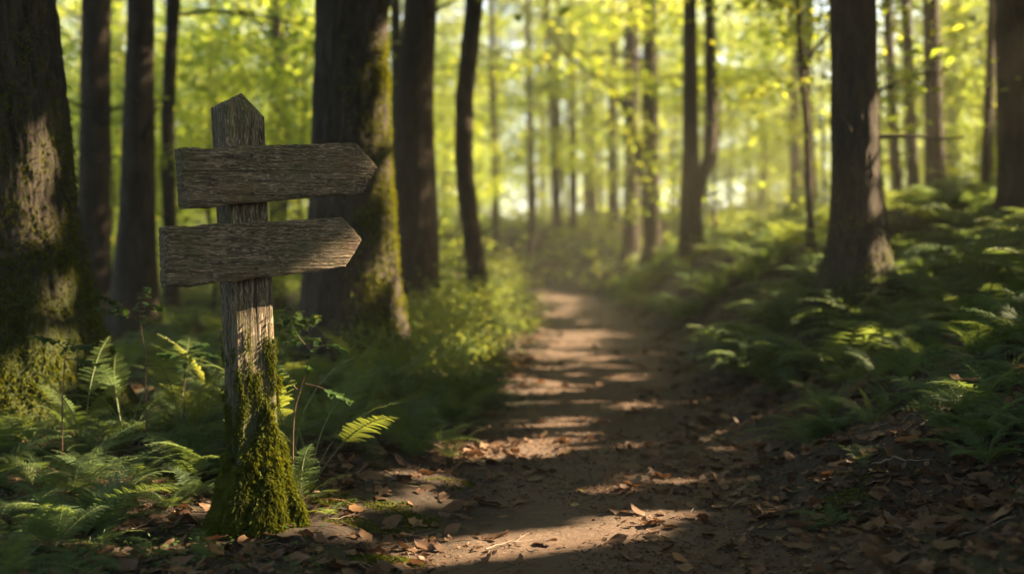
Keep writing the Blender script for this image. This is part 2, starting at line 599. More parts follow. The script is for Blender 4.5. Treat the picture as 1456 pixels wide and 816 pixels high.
def limbs_and_leaves(tmb, cmb, rs, axis, zb, zt, rad_crown, nlimb, nleaf, lsize, carve=True, flat=.16, r0=.05, tilt=.45, rise=(.1, .6)):
    """limbs leaving the stem between zb and zt; leaves in flattish sprays along them"""
    pts = []
    for k in range(nlimb):
        u = (k + rs.random()) / nlimb
        z = zb + (zt - zb) * u
        az = k * 2.4 + rs.normal(0, .5)
        prof = math.sin(PI * min(1, .18 + .82 * u) ** .8) * .75 + .28
        L = rad_crown * prof * rs.uniform(.75, 1.15)
        el = rs.uniform(*rise) + .4 * u
        s = np.linspace(0, 1, 6)
        base = axis(z)
        dirv = np.array([math.cos(az), math.sin(az)])
        bend = rs.normal(0, .25)
        x = base[0] + L * s * (dirv[0] - bend * s * dirv[1])
        y = base[1] + L * s * (dirv[1] + bend * s * dirv[0])
        zz = z + L * (math.tan(el) * s - .35 * s * s)
        lp = np.stack([x, y, zz], -1)
        clear = True
        if carve:
            lq = np.stack([np.interp(np.linspace(0, 1, 26), s, lp[:, i]) for i in range(3)], -1)
            dq = lq[:, None] - LP[None]
            aq = dq @ S
            clear = not ((aq > 1.6) & (np.linalg.norm(dq - aq[..., None] * S, axis=-1) < LR + r0 * .7)).any()
        if clear:
            tube(tmb, lp, r0 * (1 - .85 * s) * (.5 + .6 * L / rad_crown), 5)
        n = int(nleaf / nlimb * (.4 + .9 * L / rad_crown))
        sp = max(3, int(L * 3))
        cs = rs.uniform(.22, 1.02, sp) ** .8
        side = rs.normal(0, .24 * L, sp) * (1.15 - .5 * cs)
        pick = rs.integers(0, sp, n)
        sc = np.clip(cs[pick] + rs.normal(0, .05, n), 0, 1.1)
        bx = np.stack([np.interp(sc, s, lp[:, i]) for i in range(3)], -1)
        perp = np.array([-dirv[1], dirv[0], 0])
        c = bx + perp * side[pick][:, None] + rs.normal(0, 1, (n, 3)) * np.array([.28, .28, flat]) + np.array([0, 0, -.05])
        c[:, 2] -= .1 * np.abs(side[pick])
        pts.append(c)
    p = np.concatenate(pts)
    if carve:
        p = p[keep_mask(p, rs)]
    kites(cmb, p, lsize * rs.uniform(.7, 1.25, len(p)), rs, tilt)


def build_tree(name, label, cat, px_pts, depth, H=15, crown=None, bark='bark', seg=24, amp=.01, step=.12, group=None, flare=.45,
               flare_h=.25, moss=None, extra=None, leaf='canopy', seed=1, base_py=None):
    """tree whose visible trunk follows photo pixels (px, py, width) at a depth, continued down to the ground and up to height H"""
    rs = np.random.default_rng(seed)
    pts = [(P(a, b, depth), w_ * depth / F_PX / 2) for a, b, w_ in px_pts]
    pts.sort(key=lambda t: t[0][2])
    c = [p for p, _ in pts]
    r = [q for _, q in pts]
    dn = (c[1] - c[0]) / (c[1][2] - c[0][2])
    g = float(ground_z(c[0][0], c[0][1]))
    if c[0][2] > g:
        nb = c[0] - dn * (c[0][2] - g) * .5
        nb[2] = g
        c.insert(0, nb)
        r.insert(0, r[0] * 1.05)
    lo_ = c[0].copy()
    lo_[2] = min(g, c[0][2]) - .14
    c.insert(0, lo_)
    r.insert(0, r[0])
    up = (c[-1] - c[-2]) / (c[-1][2] - c[-2][2])
    ztop = c[-1][2]
    rt = r[-1]
    for fz in (.25, .5, .75, 1.):
        z = ztop + (H - ztop) * fz
        q = c[-1] + up * (z - c[-1][2]) * .5
        q[2] = z
        up = up * .6
        c.append(q)
        r.append(rt * (1 - .88 * fz))
    c, r = np.array(c), np.array(r)
    base = np.array([c[0][0], c[0][1], g])
    zvis = min(H, ztop + .3)
    zs = np.concatenate([np.arange(c[0][2], zvis, step), np.linspace(zvis + .05, H, 14)])
    tm = MB()
    cl = c - base
    V, va = trunk_into(tm, cl, r, seg, zs - g, amp, seed, flare, flare_h, moss)
    if extra:
        for ep in extra:
            pp = np.array([P(a, b, depth) for a, b, _ in ep]) - base
            tube(tm, pp, [w_ * depth / F_PX / 2 for _, _, w_ in ep], 10)
    for k in range(int(rs.integers(2, 5))):              # dead stubs and bare twigs low on the stem
        zz_ = rs.uniform(1.0, 4.2) + g
        a_ = rs.random() * 6.28
        b0_ = np.array([np.interp(zz_, c[:, 2], c[:, 0]), np.interp(zz_, c[:, 2], c[:, 1]), zz_]) - base
        L_ = rs.uniform(.12, .9)
        u_ = np.linspace(0, 1, 6)[:, None]
        d_ = np.array([math.cos(a_), math.sin(a_), rs.uniform(-.1, .7)])
        tube(tm, b0_ + d_ * L_ * u_ + rs.normal(0, .035 * L_, (6, 3)) * u_ + np.array([0, 0, -.12 * L_]) * u_ ** 2, (rt * .13 + .004) * (1 - .8 * u_[:, 0]), 5)
    root = thing(name, label, cat, base, group)
    cm = MB()
    if crown:
        ax = lambda z: np.array([np.interp(z, c[:, 2], c[:, 0]), np.interp(z, c[:, 2], c[:, 1])])
        t2, c2 = MB(), MB()
        limbs_and_leaves(t2, c2, rs, ax, carve=True, r0=max(.02, rt * .3), **crown)
        for v, f in zip(t2.v, t2.f):
            tm.v.append(v - base)
            tm.f.append(f + tm.n)
            tm.va.append(np.zeros(len(v)))
            tm.fa.append(np.zeros(len(f)))
            tm.m.append(np.zeros(len(f), np.int32))
        tm.n += sum(len(v) for v in t2.v)
        # limb faces were indexed inside t2 already
        for v in c2.v:
            v -= base
        obj('crown', c2.mesh('crown', M[leaf]), root)
    obj('trunk', tm.mesh('trunk', M[bark]), root)
    return root, V + base, va


def moss_strands(V, prob, rs, n, ln, wd, out=.5, normal_c=None):
    """little hanging strands on a surface grid V (rows, seg, 3)"""
    mbm = MB()
    rows, sg = V.shape[:2]
    w_ = (prob / prob.sum()).ravel()
    idx = rs.choice(rows * sg, n, p=w_)
    i, j = idx // sg, idx % sg
    i = np.clip(i, 0, rows - 2)
    a, b_, c = V[i, j], V[i, (j + 1) % sg], V[i + 1, j]
    p = a + (b_ - a) * rs.random((n, 1)) + (c - a) * rs.random((n, 1))
    nn = np.cross(b_ - a, c - a)
    nn /= np.linalg.norm(nn, axis=1)[:, None] + 1e-12
    t = b_ - a
    t /= np.linalg.norm(t, axis=1)[:, None] + 1e-12
    L = ln * rs.uniform(.5, 1.5, (n, 1))
    W = wd * rs.uniform(.6, 1.4, (n, 1))
    d = nn * out * rs.uniform(.4, 1.3, (n, 1)) + np.array([0, 0, -1.]) * rs.uniform(.1, 1., (n, 1)) + t * rs.normal(0, .5, (n, 1)) + rs.normal(0, .25, (n, 3))
    d /= np.linalg.norm(d, axis=1)[:, None]
    mid = p + d * L * .55 + nn * L * .12
    tip = p + d * L + np.array([0, 0, -1.]) * L * .25
    Q = np.stack([p - nn * .002 - t * W * .4, p - nn * .002 + t * W * .4, mid + t * W * .5, tip, mid - t * W * .5], 1)
    mbm.add(Q, np.arange(n * 5).reshape(n, 5), None, rs.random(n))
    return mbm


# ------------------------------------------------------------------ the trees the photograph shows
NEAR = dict(nlimb=34, nleaf=13000, lsize=.15)


def near_moss(strength, side=0., hmax=1.2):
    def f(T, hz):
        return strength * (np.exp(-hz / hmax) + .25 * np.clip(np.cos(T - side), 0, 1))
    return f


# far left giant with rough bark
giant, GV, gva = build_tree('broadleaf_tree', 'huge rough barked trunk with mossy foot, cut off by the photo edge beside the ferns', 'tree',
                            [(-22, -60, 178), (-22, 0, 184), (-15, 100, 194), (-12, 200, 206), (-10, 320, 226), (-8, 430, 262), (-8, 500, 286)], 5.7, 18,
                            dict(zb=4.2, zt=17, rad_crown=4.8, **NEAR), 'barkbig', 300, .030, .012, moss=near_moss(.75, -.5, .8), flare=.35, flare_h=.3, seed=21)
rs = np.random.default_rng(77)
hz = GV[..., 2] - GV[0, 0, 2]
ang = np.arctan2(GV[..., 1] - GV[..., 1].mean(1, keepdims=True), GV[..., 0] - GV[..., 0].mean(1, keepdims=True))
facing = np.clip(-np.sin(ang) + .75 * np.cos(ang) + .1, 0, 1)
patch = np.clip(.5 + fbm(GV * 4, 4, 5), 0, 1)
pr = facing * patch ** 2 * (np.exp(-hz / .65) + .02 * (hz < 1.6)) * (hz < 2.2) + 1e-9
mm = moss_strands(GV, pr, rs, 26000, .022, .005, .6)
for v in mm.v:
    v -= np.array(giant.location)
obj('moss', mm.mesh('moss', M['moss'], False), giant)

big, BV, _ = build_tree('broadleaf_tree', 'thick dark trunk with sunlit mossy edge directly behind the arrow boards', 'tree',
                        [(502, -40, 98), (501, 0, 101), (499, 120, 106), (499, 220, 110), (500, 320, 121), (501, 400, 131), (502, 455, 140)], 8.4, 19,
                        dict(zb=4.8, zt=18, rad_crown=4.5, **NEAR), 'barkbig', 150, .022, .022, moss=near_moss(.22, 0.2, .7), flare=.45, flare_h=.3, seed=23)
hz = BV[..., 2] - BV[0, 0, 2]
ang = np.arctan2(BV[..., 1] - BV[..., 1].mean(1, keepdims=True), BV[..., 0] - BV[..., 0].mean(1, keepdims=True))
pr = np.clip(np.cos(ang + .35), 0, 1) ** 2 * np.clip(.45 + fbm(BV * 3, 4, 8), 0, 1) ** 2 * (np.exp(-hz / 1.3) + .15) * (hz < 3) + 1e-9
mm = moss_strands(BV, pr, rs, 8000, .03, .009, .5)
for v in mm.v:
    v -= np.array(big.location)
obj('moss', mm.mesh('moss', M['moss'], False), big)

TREES = [
    # name, label, pixel points, depth, H, crown, bark, extra
    ('broadleaf_tree', 'dark straight trunk just beside the giant trunk at the photo edge', [(137, 0, 41), (136, 150, 42), (134, 300, 45), (131, 400, 52)], 12, 16, 'C', 'bark'),
    ('broadleaf_tree', 'dark leaning trunk with flared foot standing behind the tails of the boards', [(200, -20, 36), (199, 80, 38), (197, 220, 46), (194, 330, 52), (192, 400, 60)], 10.5, 16, 'C', 'bark'),
    ('slender_tree', 'slim crooked trunk beside the tail of the upper arrow board', [(247, 0, 20), (243, 70, 18), (238, 160, 18), (239, 260, 18), (242, 340, 18)], 13, 12, 'D', 'barkthin'),
    ('slender_tree', 'faint thin trunk seen just above the upper arrow board', [(391, 0, 17), (392, 120, 16), (391, 200, 16), (390, 330, 17)], 21, 13, 'D', 'bark'),
    ('broadleaf_tree', 'stout dark trunk directly behind the thick mossy one', [(600, -20, 46), (594, 60, 50), (589, 150, 54), (590, 240, 58), (592, 340, 64)], 13, 17, 'C', 'bark'),
    ('slender_tree', 'dark slim trunk squeezed between two thick trunks', [(562, 0, 14), (564, 100, 16), (565, 200, 17), (566, 330, 18)], 18, 14, 'D', 'bark'),
    ('slender_tree', 'curved slender trunk with a sunlit edge at the verge', [(677, -20, 25), (671, 40, 25), (660, 140, 25), (659, 220, 26), (666, 300, 26), (676, 370, 27), (679, 415, 30)], 12.5, 13, 'D', 'barkthin'),
    ('slender_tree', 'slightly leaning thin pole of a close pair beyond the path bend', [(777, 0, 9), (782, 100, 9), (788, 230, 10), (793, 372, 11)], 38, 15, 'D', 'bark'),
    ('slender_tree', 'straight upright thin pole of a close pair beyond the path bend', [(813, 0, 9), (813, 130, 10), (815, 250, 11), (814, 372, 12)], 38, 15, 'D', 'bark'),
    ('slender_tree', 'short dark trunk beneath the arching stem', [(872, 100, 13), (871, 200, 14), (873, 345, 16)], 38, 15, 'D', 'bark'),
    ('slender_tree', 'thin stem arching over towards the sunny gap', [(828, 98, 7), (850, 108, 8), (876, 132, 9), (895, 165, 10), (908, 210, 10), (916, 260, 11), (922, 340, 12)], 26, 7, 'S', 'barkthin'),
    ('broadleaf_tree', 'tall straight dark trunk on the bank above the path bend', [(924, -20, 20), (925, 90, 21), (926, 200, 22), (927, 300, 24), (928, 355, 26)], 26, 18, 'C', 'bark'),
    ('forked_tree', 'forked trunk with two stems on the fern bank', [(981, 0, 19), (981, 100, 21), (982, 200, 23), (982, 290, 29), (983, 340, 34)], 19, 16, 'C', 'bark'),
    ('sapling', 'very thin dark sapling just before the lone bank trunk', [(1134, 0, 8), (1138, 80, 8), (1147, 180, 9), (1151, 280, 9), (1154, 372, 11)], 12, 7, 'S', 'barkthin'),
    ('slender_tree', 'slim trunk right behind the lone bank trunk', [(1262, 0, 13), (1266, 110, 14), (1272, 220, 14), (1277, 300, 15)], 18, 13, 'D', 'bark'),
    ('slender_tree', 'dark narrow trunk between the slim one and the sturdy one on the bank', [(1288, 0, 14), (1293, 130, 15), (1299, 260, 16), (1301, 300, 17)], 17.5, 13, 'D', 'bark'),
    ('broadleaf_tree', 'sturdy straight trunk high on the bank, thicker than its slim neighbours', [(1323, -20, 22), (1326, 100, 24), (1329, 200, 26), (1331, 270, 29)], 16, 16, 'C', 'bark'),
    ('slender_tree', 'crooked thin trunk leaning beside the last thick trunk', [(1410, 40, 12), (1407, 130, 13), (1403, 210, 14), (1402, 290, 15)], 15, 11, 'D', 'barkthin'),
    ('broadleaf_tree', 'thick trunk cut by the photo edge on top of the fern bank', [(1438, -20, 42), (1438, 60, 43), (1440, 160, 42), (1444, 260, 46)], 11, 16, 'C', 'bark'),
    ('sapling', 'wavy thin stem hugging the lone bank trunk', [(1242, 120, 6), (1247, 180, 6), (1250, 250, 6), (1262, 330, 7), (1270, 400, 8)], 10.5, 5, 'S', 'barkthin'),
    ('slender_tree', 'hazy pale trunk in the sunny gap above the path bend', [(752, 120, 9), (756, 250, 10), (757, 375, 11)], 36, 14, 'D', 'bark'),
    ('slender_tree', 'hazy thin trunk just past the curved slender trunk', [(700, 100, 9), (703, 220, 10), (705, 370, 11)], 34, 14, 'D', 'bark'),
    ('slender_tree', 'faint trunk between the arching stem and the tall straight trunk', [(905, 60, 8), (904, 200, 9), (905, 340, 10)], 36, 14, 'D', 'bark'),
]
CR = {'C': dict(zb=5., zt=15.5, rad_crown=3.8, nlimb=28, nleaf=6000, lsize=.15),
      'D': dict(zb=3.6, zt=11.5, rad_crown=2.3, nlimb=20, nleaf=2600, lsize=.13),
      'S': dict(zb=2.4, zt=5.5, rad_crown=1.3, nlimb=12, nleaf=900, lsize=.10)}
for k, (nm, lb, pts, dp, H, cr, bk) in enumerate(TREES):
    kw = dict(CR[cr])
    kw['zt'] = min(kw['zt'], H - .4)
    ex = None
    if nm == 'forked_tree':
        ex = [[(984, 300, 22), (995, 262, 19), (1008, 225, 18), (1012, 170, 17), (1010, 100, 15), (1008, 0, 13), (1006, -150, 8)]]
    build_tree(nm, lb, 'sapling' if nm == 'sapling' else 'tree', pts, dp, H, kw, bk, 28, .012 if dp < 16 else .006, .06 if dp < 14 else .15,
               moss=near_moss(.45, .3, .7), extra=ex, seed=100 + k, leaf='young' if cr == 'S' else 'canopy', flare=.75, flare_h=.22)

bank, KV, _ = build_tree('broadleaf_tree', 'lone dark trunk rising from the ferns on the bank beside the path', 'tree',
                         [(1212, -30, 58), (1213, 0, 60), (1214, 100, 60), (1215, 200, 61), (1217, 300, 64), (1221, 380, 68), (1225, 430, 74)], 8.4, 17,
                         dict(zb=4.6, zt=16, rad_crown=4.2, **NEAR), 'bark', 110, .014, .025, moss=near_moss(.95, 0., .5), flare=1.1, flare_h=.34, seed=31)
hz = KV[..., 2] - KV[0, 0, 2]
pr = np.clip(.4 + fbm(KV * 4, 4, 18), 0, 1) ** 2 * np.exp(-hz / .3) * (hz < 1.2) + 1e-9
mm = moss_strands(KV, pr, rs, 5000, .025, .008, .5)
for v in mm.v:
    v -= np.array(bank.location)
obj('moss', mm.mesh('moss', M['moss'], False), bank)

# unseen trees added up the bank: their crowns shade the path
SHADE = [(7.2, 6.0), (9.5, 9.8), (11.5, 5.2), (13.5, 9.2), (8.6, 13.2), (15.5, 13.5), (12.5, 17.5), (17.5, 20.5), (14.8, 25.5), (6.5, 2.2), (5.6, 4.2), (10.4, 7.4), (7.9, 8.6), (19.5, 10.5), (18, 6.5), (13.2, 6.9), (8.9, 5.7)]
for k, (x, y) in enumerate(SHADE):
    rs2 = np.random.default_rng(300 + k)
    best = None
    for tr in range(60):                      # stand where the stem blocks least of the dappled light
        tx_, ty_ = x + rs2.uniform(-1.1, 1.1), y + rs2.uniform(-1.1, 1.1)
        sh = S[:2] / np.linalg.norm(S[:2])
        dd = np.array([tx_, ty_]) - LP[:, :2]
        al_ = dd @ sh
        pe_ = np.abs(dd @ np.array([-sh[1], sh[0]]))
        hh_ = LP[:, 2] + al_ * math.tan(SUN_EL)
        blk = float((LR * ((al_ > 0) & (pe_ < LR * .6 + .2) & (hh_ < 14.5))).sum())
        if best is None or blk < best[0]:
            best = (blk, tx_, ty_)
    x, y = best[1:]
    g = float(ground_z(x, y))
    H = rs2.uniform(13, 17) + g
    root = thing('broadleaf_tree', 'unseen leafy tree added up the bank to shade the path', 'tree', (x, y, g), 'unseen shade trees added up the bank')
    tm, cm = MB(), MB()
    c = np.array([[x, y, g - .14], [x, y, g], [x + rs2.normal(0, .2), y, g + 6], [x + rs2.normal(0, .3), y, H]])
    trunk_into(tm, c, np.array([.2, .2, .14, .02]), 16, np.arange(g - .14, H, .4), .01, 300 + k)
    limbs_and_leaves(tm, cm, rs2, lambda z: np.array([x, y]), 1.8 + g, H - .4, 3.8, 44, 20000, .16, r0=.05, flat=.3)
    for b_ in (tm, cm):
        for v in b_.v:
            v -= np.array([x, y, g])
    obj('trunk', tm.mesh('trunk', M['bark']), root)
    obj('crown', cm.mesh('crown', M['canopy']), root)

# ------------------------------------------------------------------ the wood beyond: shared meshes, one object per tree
def proto(H, zb, Rc, nl, nleaf, ls, r, seed, leaf, bark='bark'):
    rs2 = np.random.default_rng(seed)
    tm, cm = MB(), MB()
    bx = np.cumsum(rs2.normal(0, .08, 8))
    zz = np.linspace(-.15, H, 8)
    c = np.stack([bx - bx[0], np.roll(bx, 3) - bx[-3], zz], -1)
    trunk_into(tm, c, np.interp(zz, [-.15, H * .5, H], [r, r * .75, r * .1]), 12, np.linspace(-.15, H, 30), .004, seed)
    ax = lambda z: np.array([np.interp(z, c[:, 2], c[:, 0]), np.interp(z, c[:, 2], c[:, 1])])
    limbs_and_leaves(tm, cm, rs2, ax, zb, H - .2, Rc, nl, nleaf, ls, carve=False, r0=r * .3)
    return tm.mesh('trunk', M[bark]), cm.mesh('crown', M[leaf]), cm.v[0].reshape(-1, 4, 3), M[leaf]


TALL = [proto(16, 5, 3.4, 30, 5200, .17, .17, 41, 'canopy'), proto(18, 7, 3.6, 30, 5200, .17, .2, 42, 'canopy'), proto(14, 4, 2.8, 26, 4200, .16, .13, 43, 'canopy')]
UNDER = [proto(7, 1.0, 2.0, 22, 3000, .13, .05, 51, 'young', 'barkthin'), proto(5, .6, 1.7, 18, 2400, .12, .035, 52, 'young', 'barkthin'),
         proto(9, 1.6, 2.3, 24, 3600, .14, .07, 53, 'young', 'barkthin')]
BUSH = [proto(1.3, .1, .9, 12, 1500, .075, .015, 61, 'fernbright', 'barkthin'), proto(.9, .08, .7, 10, 1200, .065, .012, 62, 'fernbright', 'barkthin')]
used = []


def put(kind, x, y, sc, name, label, cat, group):
    g = float(ground_z(x, y))
    rz = random.random() * 6.28
    t = thing(name, label, cat, (x, y, g), group, rz)
    t.scale = (sc, sc, sc)
    a_, b_, raw, lm_ = random.choice(kind)
    if cat != 'bush' and x > -4 and 3 < y < 34:        # crowns between the sun and the lit patches keep their gaps
        c_ = raw.mean(1) @ np.array([[math.cos(rz), math.sin(rz), 0], [-math.sin(rz), math.cos(rz), 0], [0, 0, 1]]) * sc + np.array([x, y, g])
        km = keep_mask(c_, np.random.default_rng(int(abs(x * 100)) + 7))
        if km.sum() < len(km) * .99:
            nb_ = MB()
            q_ = raw[km]
            nb_.add(q_, np.arange(len(q_) * 4).reshape(-1, 4), None, np.random.default_rng(3).random(len(q_)))
            b_ = nb_.mesh('crown', lm_)
    obj('trunk' if cat != 'bush' else 'stem', a_, t)
    obj('crown' if cat != 'bush' else 'foliage', b_, t)


def scatter(n, y0, y1, spread, mind, seed, avoid_path=1.2, xr=None):
    rs2 = np.random.default_rng(seed)
    out, tries = [], 0
    while len(out) < n and tries < 20000:
        tries += 1
        y = math.sqrt(rs2.uniform(y0 * y0, y1 * y1))
        x = rs2.uniform(-spread[0], spread[1]) * y
        if y < 50 and abs(x - float(path_c(y))) < avoid_path + .8:
            continue
        if all((x - a_) ** 2 + (y - b_) ** 2 > mind * mind for a_, b_ in out):
            out.append((x, y))
    return out


for x, y in scatter(74, 27, 74, (.62, .75), 3.2, 1):
    put(TALL, x, y, random.uniform(.8, 1.15), 'broadleaf_tree', 'tall tree in the sunny wood beyond the path bend', 'tree', 'tall trees in the sunny wood beyond')
for x, y in scatter(125, 17, 72, (.55, .62), 1.9, 2, 1.6):
    put(UNDER, x, y, random.uniform(.8, 1.25), 'young_tree', 'leafy yellow green young tree in the blurred wood beyond', 'young tree', 'leafy young trees in the wood beyond')
for x, y in scatter(22, 13, 20, (.5, .5), 1.5, 3, 2.4):
    if x > 0 and y < 16:
        continue
    put(UNDER[1:2], x, y, random.uniform(.5, .8), 'young_tree', 'low leafy sapling between the blurred trunks', 'young tree', 'low leafy saplings between the blurred trunks')
for (px, py, Yd, sc) in ((630, 440, 10.5, .55), (660, 425, 11.5, .7), (600, 420, 11.8, .7), (700, 440, 13, .5), (640, 400, 14, .8), (720, 425, 17, .6), (600, 395, 15, .8), (620, 470, 9.6, .45), (665, 470, 9.8, .45), (590, 450, 10.2, .6), (645, 455, 9.2, .38), (690, 440, 11.4, .5), (560, 500, 7.4, .36), (610, 500, 7.9, .4), (655, 500, 8.3, .32), (585, 500, 6.9, .3), (640, 500, 7.2, .28)):
    q = P(px, py, Yd)
    put(BUSH, q[0], Yd, sc, 'bush', 'sunlit light green bush between the thick mossy trunk and the path', 'bush', 'sunlit bushes between the mossy trunk and the path')

# unseen trees added around and behind the viewpoint to shut out the open sky
rs3 = np.random.default_rng(88)
ring = []
while len(ring) < 34:
    x, y = rs3.uniform(-16, 13), rs3.uniform(-14, 9)
    if abs(x) < .5 * max(y, 0) + 2.6 or (x > 0 and y > 1.5) or any((x - a_) ** 2 + (y - b_) ** 2 < 6 for a_, b_ in ring):
        continue
    ring.append((x, y))
    put(TALL if len(ring) % 3 else UNDER[2:], x, y, rs3.uniform(.8, 1.1), 'broadleaf_tree', 'unseen tree added around the viewpoint to shut out the open sky', 'tree', 'unseen trees added around the viewpoint')

# far wood that reads as one mass
rs2 = np.random.default_rng(9)
fm = MB()
for k in range(130):
    y = rs2.uniform(78, 120)
    x = rs2.uniform(-.62, .68) * y
    g = float(ground_z(x, y))
    H = rs2.uniform(9, 17)
    tube(fm, [[x, y, g - .2], [x + rs2.normal(0, .3), y, g + H * .5], [x + rs2.normal(0, .5), y, g + H]], [.2, .14, .03], 6, mat=1)
    n_ = 620
    c = np.stack([x + rs2.normal(0, 1.9, n_), y + rs2.normal(0, 1.9, n_), g + .6 + H * rs2.random(n_) ** .8], -1)
    kites(fm, c, rs2.uniform(.3, .55, n_), rs2, .5)
tag(obj('far_wood', fm.mesh('far_wood', [M['canopy'], M['bark']])), 'distant sunlit wood closing the view', 'wood', kind='stuff')

# fern and bramble carpet under the far trees
N = 60000
yy = 24 + 56 * rs2.random(N) ** 1.3
xx = rs2.uniform(-.56, .66, N) * yy
kp = np.abs(xx - path_c(yy)) > path_h(yy) + .3
xx, yy = xx[kp], yy[kp]
um = MB()
hh = .75 * np.clip(.45 + fbm(np.stack([xx, yy, 0 * xx], -1) * .45, 3, 33), .08, 1)
kites(um, np.stack([xx, yy, ground_z(xx, yy) + .05 + hh * rs2.random(len(xx)) ** .6], -1), rs2.uniform(.16, .34, len(xx)), rs2, .45, .5)
tag(obj('undergrowth', um.mesh('undergrowth', M['fernbright'])), 'low green undergrowth carpeting the floor of the far wood', 'undergrowth', kind='stuff')

# ------------------------------------------------------------------ signpost
SY = 3.88
base = P(366, 752, SY)
base[2] = float(ground_z(base[0], base[1]))
sign = thing('signpost', 'weathered wooden post with two blank arrow boards and mossy foot', 'signpost', base)
YAW = math.radians(33)
nrm = np.array([math.sin(YAW), -math.cos(YAW), 0])
udir = np.array([math.cos(YAW), math.sin(YAW), 0])
zdir = np.array([0, 0, 1.])
top = P(338, 160, SY)
axis_v = (top - base) / (top[2] - base[2])       # slight lean
ps = .142
zs = np.concatenate([np.linspace(-.12, top[2] - base[2], 170)])
NS = 136
th = np.linspace(0, 2 * PI, NS, endpoint=False)
sq = 1 / np.maximum(np.abs(np.cos(th)), np.abs(np.sin(th)))
sq = np.minimum(sq, 1.34)                          # worn corners
ca, sa = np.cos(th) * sq * ps / 2, np.sin(th) * sq * ps / 2
T, Zz = np.meshgrid(np.arange(NS), zs)
lx, ly = ca[T], sa[T]
q = np.stack([lx * 55, ly * 55, Zz * 2.2], -1)
q2 = np.stack([lx * 150, ly * 150, Zz * 4.5], -1)
dsp = 1 - .035 * np.clip(1 - np.abs(vn(q, 1)) * 2.6, 0, 1) ** 1.5 - .03 * np.clip(1 - np.abs(vn(q2, 2)) * 2.4, 0, 1) + .015 * vn(q2 * 2, 4)
dsp = dsp + .03 * vn(np.stack([lx * 6, ly * 6, Zz * 2], -1), 3)
lx, ly = lx * dsp, ly * dsp
capn = 16
peak = .068
body = np.stack([lx, ly, Zz], -1)
# peaked top: four slopes meeting a little off centre
rows = []
for k in range(1, capn + 1):
    f = k / capn
    r_ = body[-1].copy()
    r_[:, 0] *= (1 - f)
    r_[:, 1] *= (1 - f)
    r_[:, 0] += .012 * f
    r_[:, 1] -= .012 * f
    r_[:, 2] += peak * f + .006 * vn(np.stack([r_[:, 0] * 90, r_[:, 1] * 90, r_[:, 2] * 9], -1), 12) * (1 - f)
    rows.append(r_)
body[..., 2] += 0
full = np.concatenate([body, np.array(rows)])
full[..., 2] -= .035 * ss(.9, 1., full[..., 2] / (top[2] - base[2])) * np.clip(full[..., 0] / ps + .0, -.5, .5)   # one shoulder lower
mbp = MB()
mbp.add(full, grid_faces(len(full), NS, True), (1 - ss(.15, .75, full[..., 2])).ravel())
post = obj('post', mbp.mesh('post', M['post']), sign)
# local x of post -> udir, -y -> nrm; shear for lean is put in the mesh
rotm = np.array([[math.cos(YAW), -math.sin(YAW), 0], [math.sin(YAW), math.cos(YAW), 0], [0, 0, 1]])
lean_l = rotm.T @ np.array([axis_v[0], axis_v[1], 0])
co_ = np.empty(len(post.data.vertices) * 3, np.float32)
post.data.vertices.foreach_get('co', co_)
co_ = co_.reshape(-1, 3)
co_[:, 0] += lean_l[0] * co_[:, 2]
co_[:, 1] += lean_l[1] * co_[:, 2]
post.data.vertices.foreach_set('co', co_.ravel())
post.rotation_euler = (0, 0, YAW)


def axis_at(z):
    return base + axis_v * (z - base[2])


